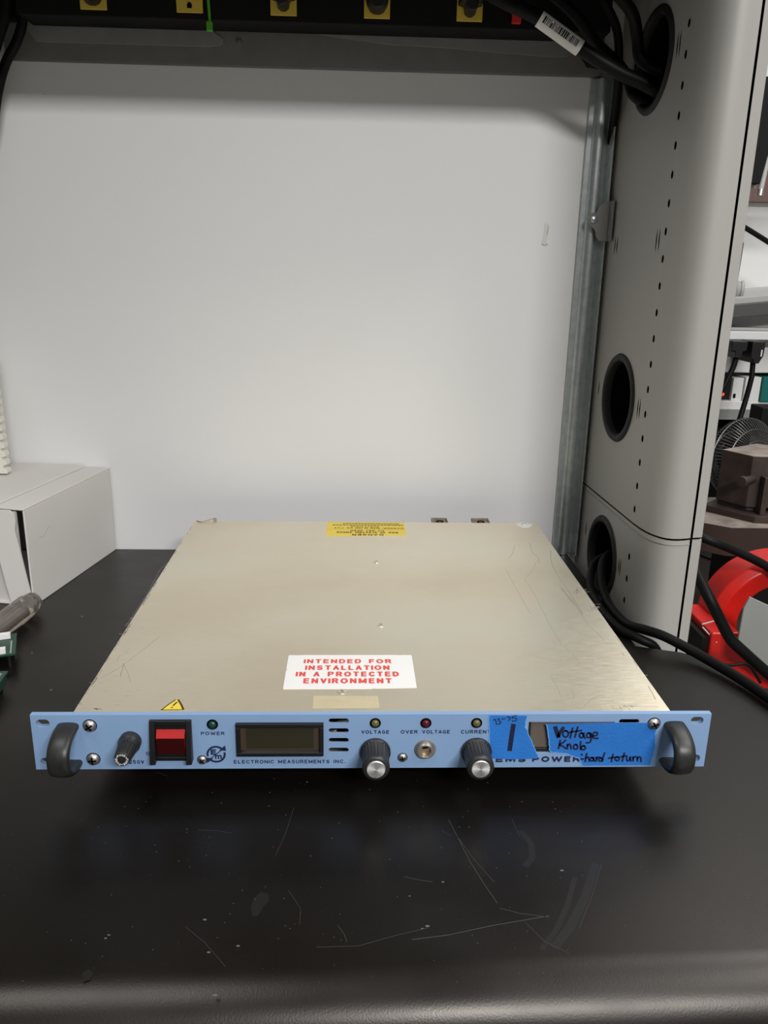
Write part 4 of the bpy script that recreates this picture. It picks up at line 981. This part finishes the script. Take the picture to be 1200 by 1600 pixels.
for x, lbl, cpts in ((.7390, 'black plug nearest the post under the white raceway', [(.7400, 1.093, .197), (.7365, 1.09, .180), (.7275, 1.085, .160), (.7130, 1.08, .130), (.690, 1.08, .095), (.67, 1.09, .06)]),
                     (.7765, 'black plug with white marks, right one under the raceway', [(.7760, 1.093, .187), (.7755, 1.09, .170), (.7735, 1.085, .1567), (.7660, 1.08, .115), (.7548, 1.07, .0783), (.745, 1.06, .05)])):
    p = empty('wall_plug', (x, 1.16, .19), lbl, 'plug')
    b = MB().prism([(-.0160, .2290), (.0160, .2290), (.0155, .2100), (.0075, .2080), (.0070, .1960), (-.0070, .1960), (-.0075, .2080), (-.0160, .2110)] if x < .75 else [(-.0135, .2290), (.0135, .2290), (.0125, .2000), (.0090, .1940), (.0055, .1860), (-.0055, .1860), (-.0080, .1930), (-.0125, .1945)], lambda u, v, t, x=x: (x + u, 1.170 - .090 * t, v))
    b.build('plug_body', 'blackp', p, bevel=.002)
    if x > .75: MB().box(x + .006, x + .0085, 1.0795, 1.0803, .200, .213).build('plug_marking', 'label', p)
    MB().tube(cpts, .0052, 12).build('cord', 'cable', p)
# small boxes under the raceway
ub = empty('under_shelf', (.8, 1.25, LZ), 'white ledge under the raceway holding small boxes', 'ledge')
MB().box(.60, 1.3, 1.165, 1.42, .080, .0985).build('ledge_board', 'farwhite', ub, bevel=.002)
MB().box(.60, 1.3, 1.160, 1.42, .0600, .0800).build('ledge_front', 'greyplate', ub)
MB().box(.62, 1.28, 1.22, 1.40, LZ, .0600).build('ledge_support', 'blackm', ub)
bb = empty('black_instrument', (.75, 1.2, .0985), 'small black instrument with a red lamp on the ledge', 'instrument')
MB().box(.690, .7790, 1.180, 1.30, .0985, .1480).build('instrument_case', 'blackp', bb, bevel=.001)
MB().lathe((.7640, 1.180, .1105), (0, -1, 0), [(.0035, 0), (.0035, .001), (.002, .002), (0, .0022)], 14).build('red_lamp', 'redglow', bb)
wb1 = empty('relay_box', (.79, 1.2, .0985), 'white box with small dark marks right of the black instrument', 'box')
MB().box(.7795, .8020, 1.172, 1.28, .0985, .1460).build('box_body', 'farwhite', wb1, bevel=.001)
MB().box(.7830, .7880, 1.1712, 1.172, .1040, .1130).build('socket_mark', 'dark', wb1)
tg_(MB().box(.8030, .8360, 1.166, 1.28, .0985, .1490).build('white_carton', 'label', bevel=.001), 'plain white carton between the relay box and teal book', 'carton')
tg_(MB().box(.8370, .95, 1.160, 1.30, .0985, .1500).build('teal_book', 'teal', bevel=.001), 'teal covered book standing at the right end of the ledge', 'book')
# disc and rod on the rail
dk = empty('round_gauge', (.772, 1.20, .306), 'round grey disc gauge with a thin rod beside the post', 'gauge')
MB().lathe((.7685, 1.20, .3235), (.95, -.3, 0), [(.017, 0), (.0185, .002), (.0185, .006), (.016, .0075), (.016, .009), (.0185, .0105), (.0185, .0150), (.014, .0170), (0, .0172)], 32).build('disc', 'raillight', dk)
MB().tube([(.7700, 1.20, .338), (.7714, 1.20, .38), (.7720, 1.20, .4165)], .0016, 8).build('rod', 'wire', dk)
cable('support_bar', [(.76, 1.25, .4655), (.7905, 1.25, .4500), (.8478, 1.25, .4206), (1.1, 1.25, .29)], .0052, 'black diagonal bar running down the far wall to the right')['category'] = 'bar'
# monitor on an arm
mo = empty('tilted_monitor', (.68, .9, .497), 'black monitor edge with tubular arm at the top right', 'monitor')
mp = [(.6255, .6560), (.6500, .6560), (.95, .6560), (.95, .60), (.6640, .600), (.6480, .4965), (.6310, .4965), (.6275, .5300)]
MB().prism(mp, lambda u, v, t: (u, .90 + .04 * t, v)).build('monitor_case', 'blackm', mo, bevel=.002)
MB().box(.6420, .72, .8990, .902, .6160, .6480).build('monitor_panel', 'glassblue', mo, bevel=.0006)
MB().box(.6300, .6475, .915, .93, .4920, .4965).build('mount_tab', 'raillight', mo)
MB().cyl((.6665, .925, .545), (.6535, .91, .4785), .0045, 16).build('arm_tube', 'raillight', mo)
MB().cyl((.6550, .9105, .4885), (.6535, .9085, .4785), .0056, 16).build('arm_collar', 'steel', mo)
tg_(MB().box(.70, 1.4, 1.395, 1.4199, .5100, .66).build('wall_board', 'brownw', bevel=.002), 'reddish brown board on the far wall behind the monitor', 'board')
tg_(MB().box(.66, 1.6, 1.39, 1.4199, .665, .95).build('pale_sign', 'glassblue', bevel=.002), 'pale blue panel at the top of the far wall', 'panel')
# red arched tool with grey plate
rd = empty('red_arched_tool', (.45, .33, LZ), 'red arched machine with a grey plate below the desk corner', 'machine')
ac = Vector((.4960, .400, -.050)); RO, RI = .0840, .0500
ar = MB(); n = 26; sec = []
for k in range(n + 1):
    a = math.radians(195 - 140 * k / n)
    for r, y in ((RI, .372), (RO - .010, .366), (RO, .374), (RO, .412), (RI, .412)):
        sec.append((ac.x + r * math.cos(a), y, ac.z + r * math.sin(a)))
ar.add(sec, [(i * 5 + k, i * 5 + (k + 1) % 5, (i + 1) * 5 + (k + 1) % 5, (i + 1) * 5 + k) for i in range(n) for k in range(5)] + [tuple(range(5)), tuple(n * 5 + k for k in range(5))])
ar.build('arch', 'redpaint', rd, smooth=35, bevel=.002)
bs = MB(); bs.prism([(.3935, -.0400), (.4260, -.0395), (.4420, -.060), (.4600, -.0900), (.53, -.125), (.53, LZ), (.3950, LZ)], lambda u, v, t: (u, .325 + .085 * t, v)); bs.build('base', 'redpaint', rd, bevel=.0025)
MB().prism([(.4130, .0020), (.4178, .0150), (.50, -.022), (.54, -.04), (.54, LZ + .001), (.4480, -.0750), (.4160, -.0560), (.4120, -.0500)], lambda u, v, t: (u, .300 + .003 * t, v)).build('grey_plate', 'greyplate', rd, bevel=.0008)
mb = MB().tube([(.4040, .345, -.0340), (.3880, .340, -.0360), (.3865, .335, -.0372), (.4010, .325, -.0520)], .0008, 6, smooth=1); mb.build('wire_clip', 'raillight', rd)
MB().box(.386, .3945, .33, .40, LZ, -.0480).build('side_cover', 'blackm', rd)
cable('heavy_cable', [(.330, .50, .075), (.352, .44, .0690), (.380, .365, .0640), (.4251, .36, .0470), (.4700, .36, .0250), (.52, .36, -.01), (.60, .38, -.05)], .0052, 'thick black cable leaving the post to the right above the red arch')
cable('heavy_cable', [(.352, .33, .062), (.3560, .30, .040), (.3640, .28, .0200), (.3760, .276, -.0010), (.3890, .274, -.0220), (.4050, .272, -.0370), (.4400, .272, -.0660), (.48, .272, -.095), (.53, .27, LZ + .01)], .0062, 'thick black cable slanting down in front of the red arch')
cable('thin_wire', [(.37, .262, -.045), (.3880, .262, -.0480), (.4020, .263, -.0470), (.4120, .264, -.052), (.425, .264, -.07)], .0016, 'thin black wire looping beside the grey plate bottom')
cable('thin_wire', [(.40, .235, -.062), (.4160, .235, -.0630), (.4260, .235, -.0670), (.436, .235, -.078)], .0022, 'short black wire at the right edge just above the desk cord')
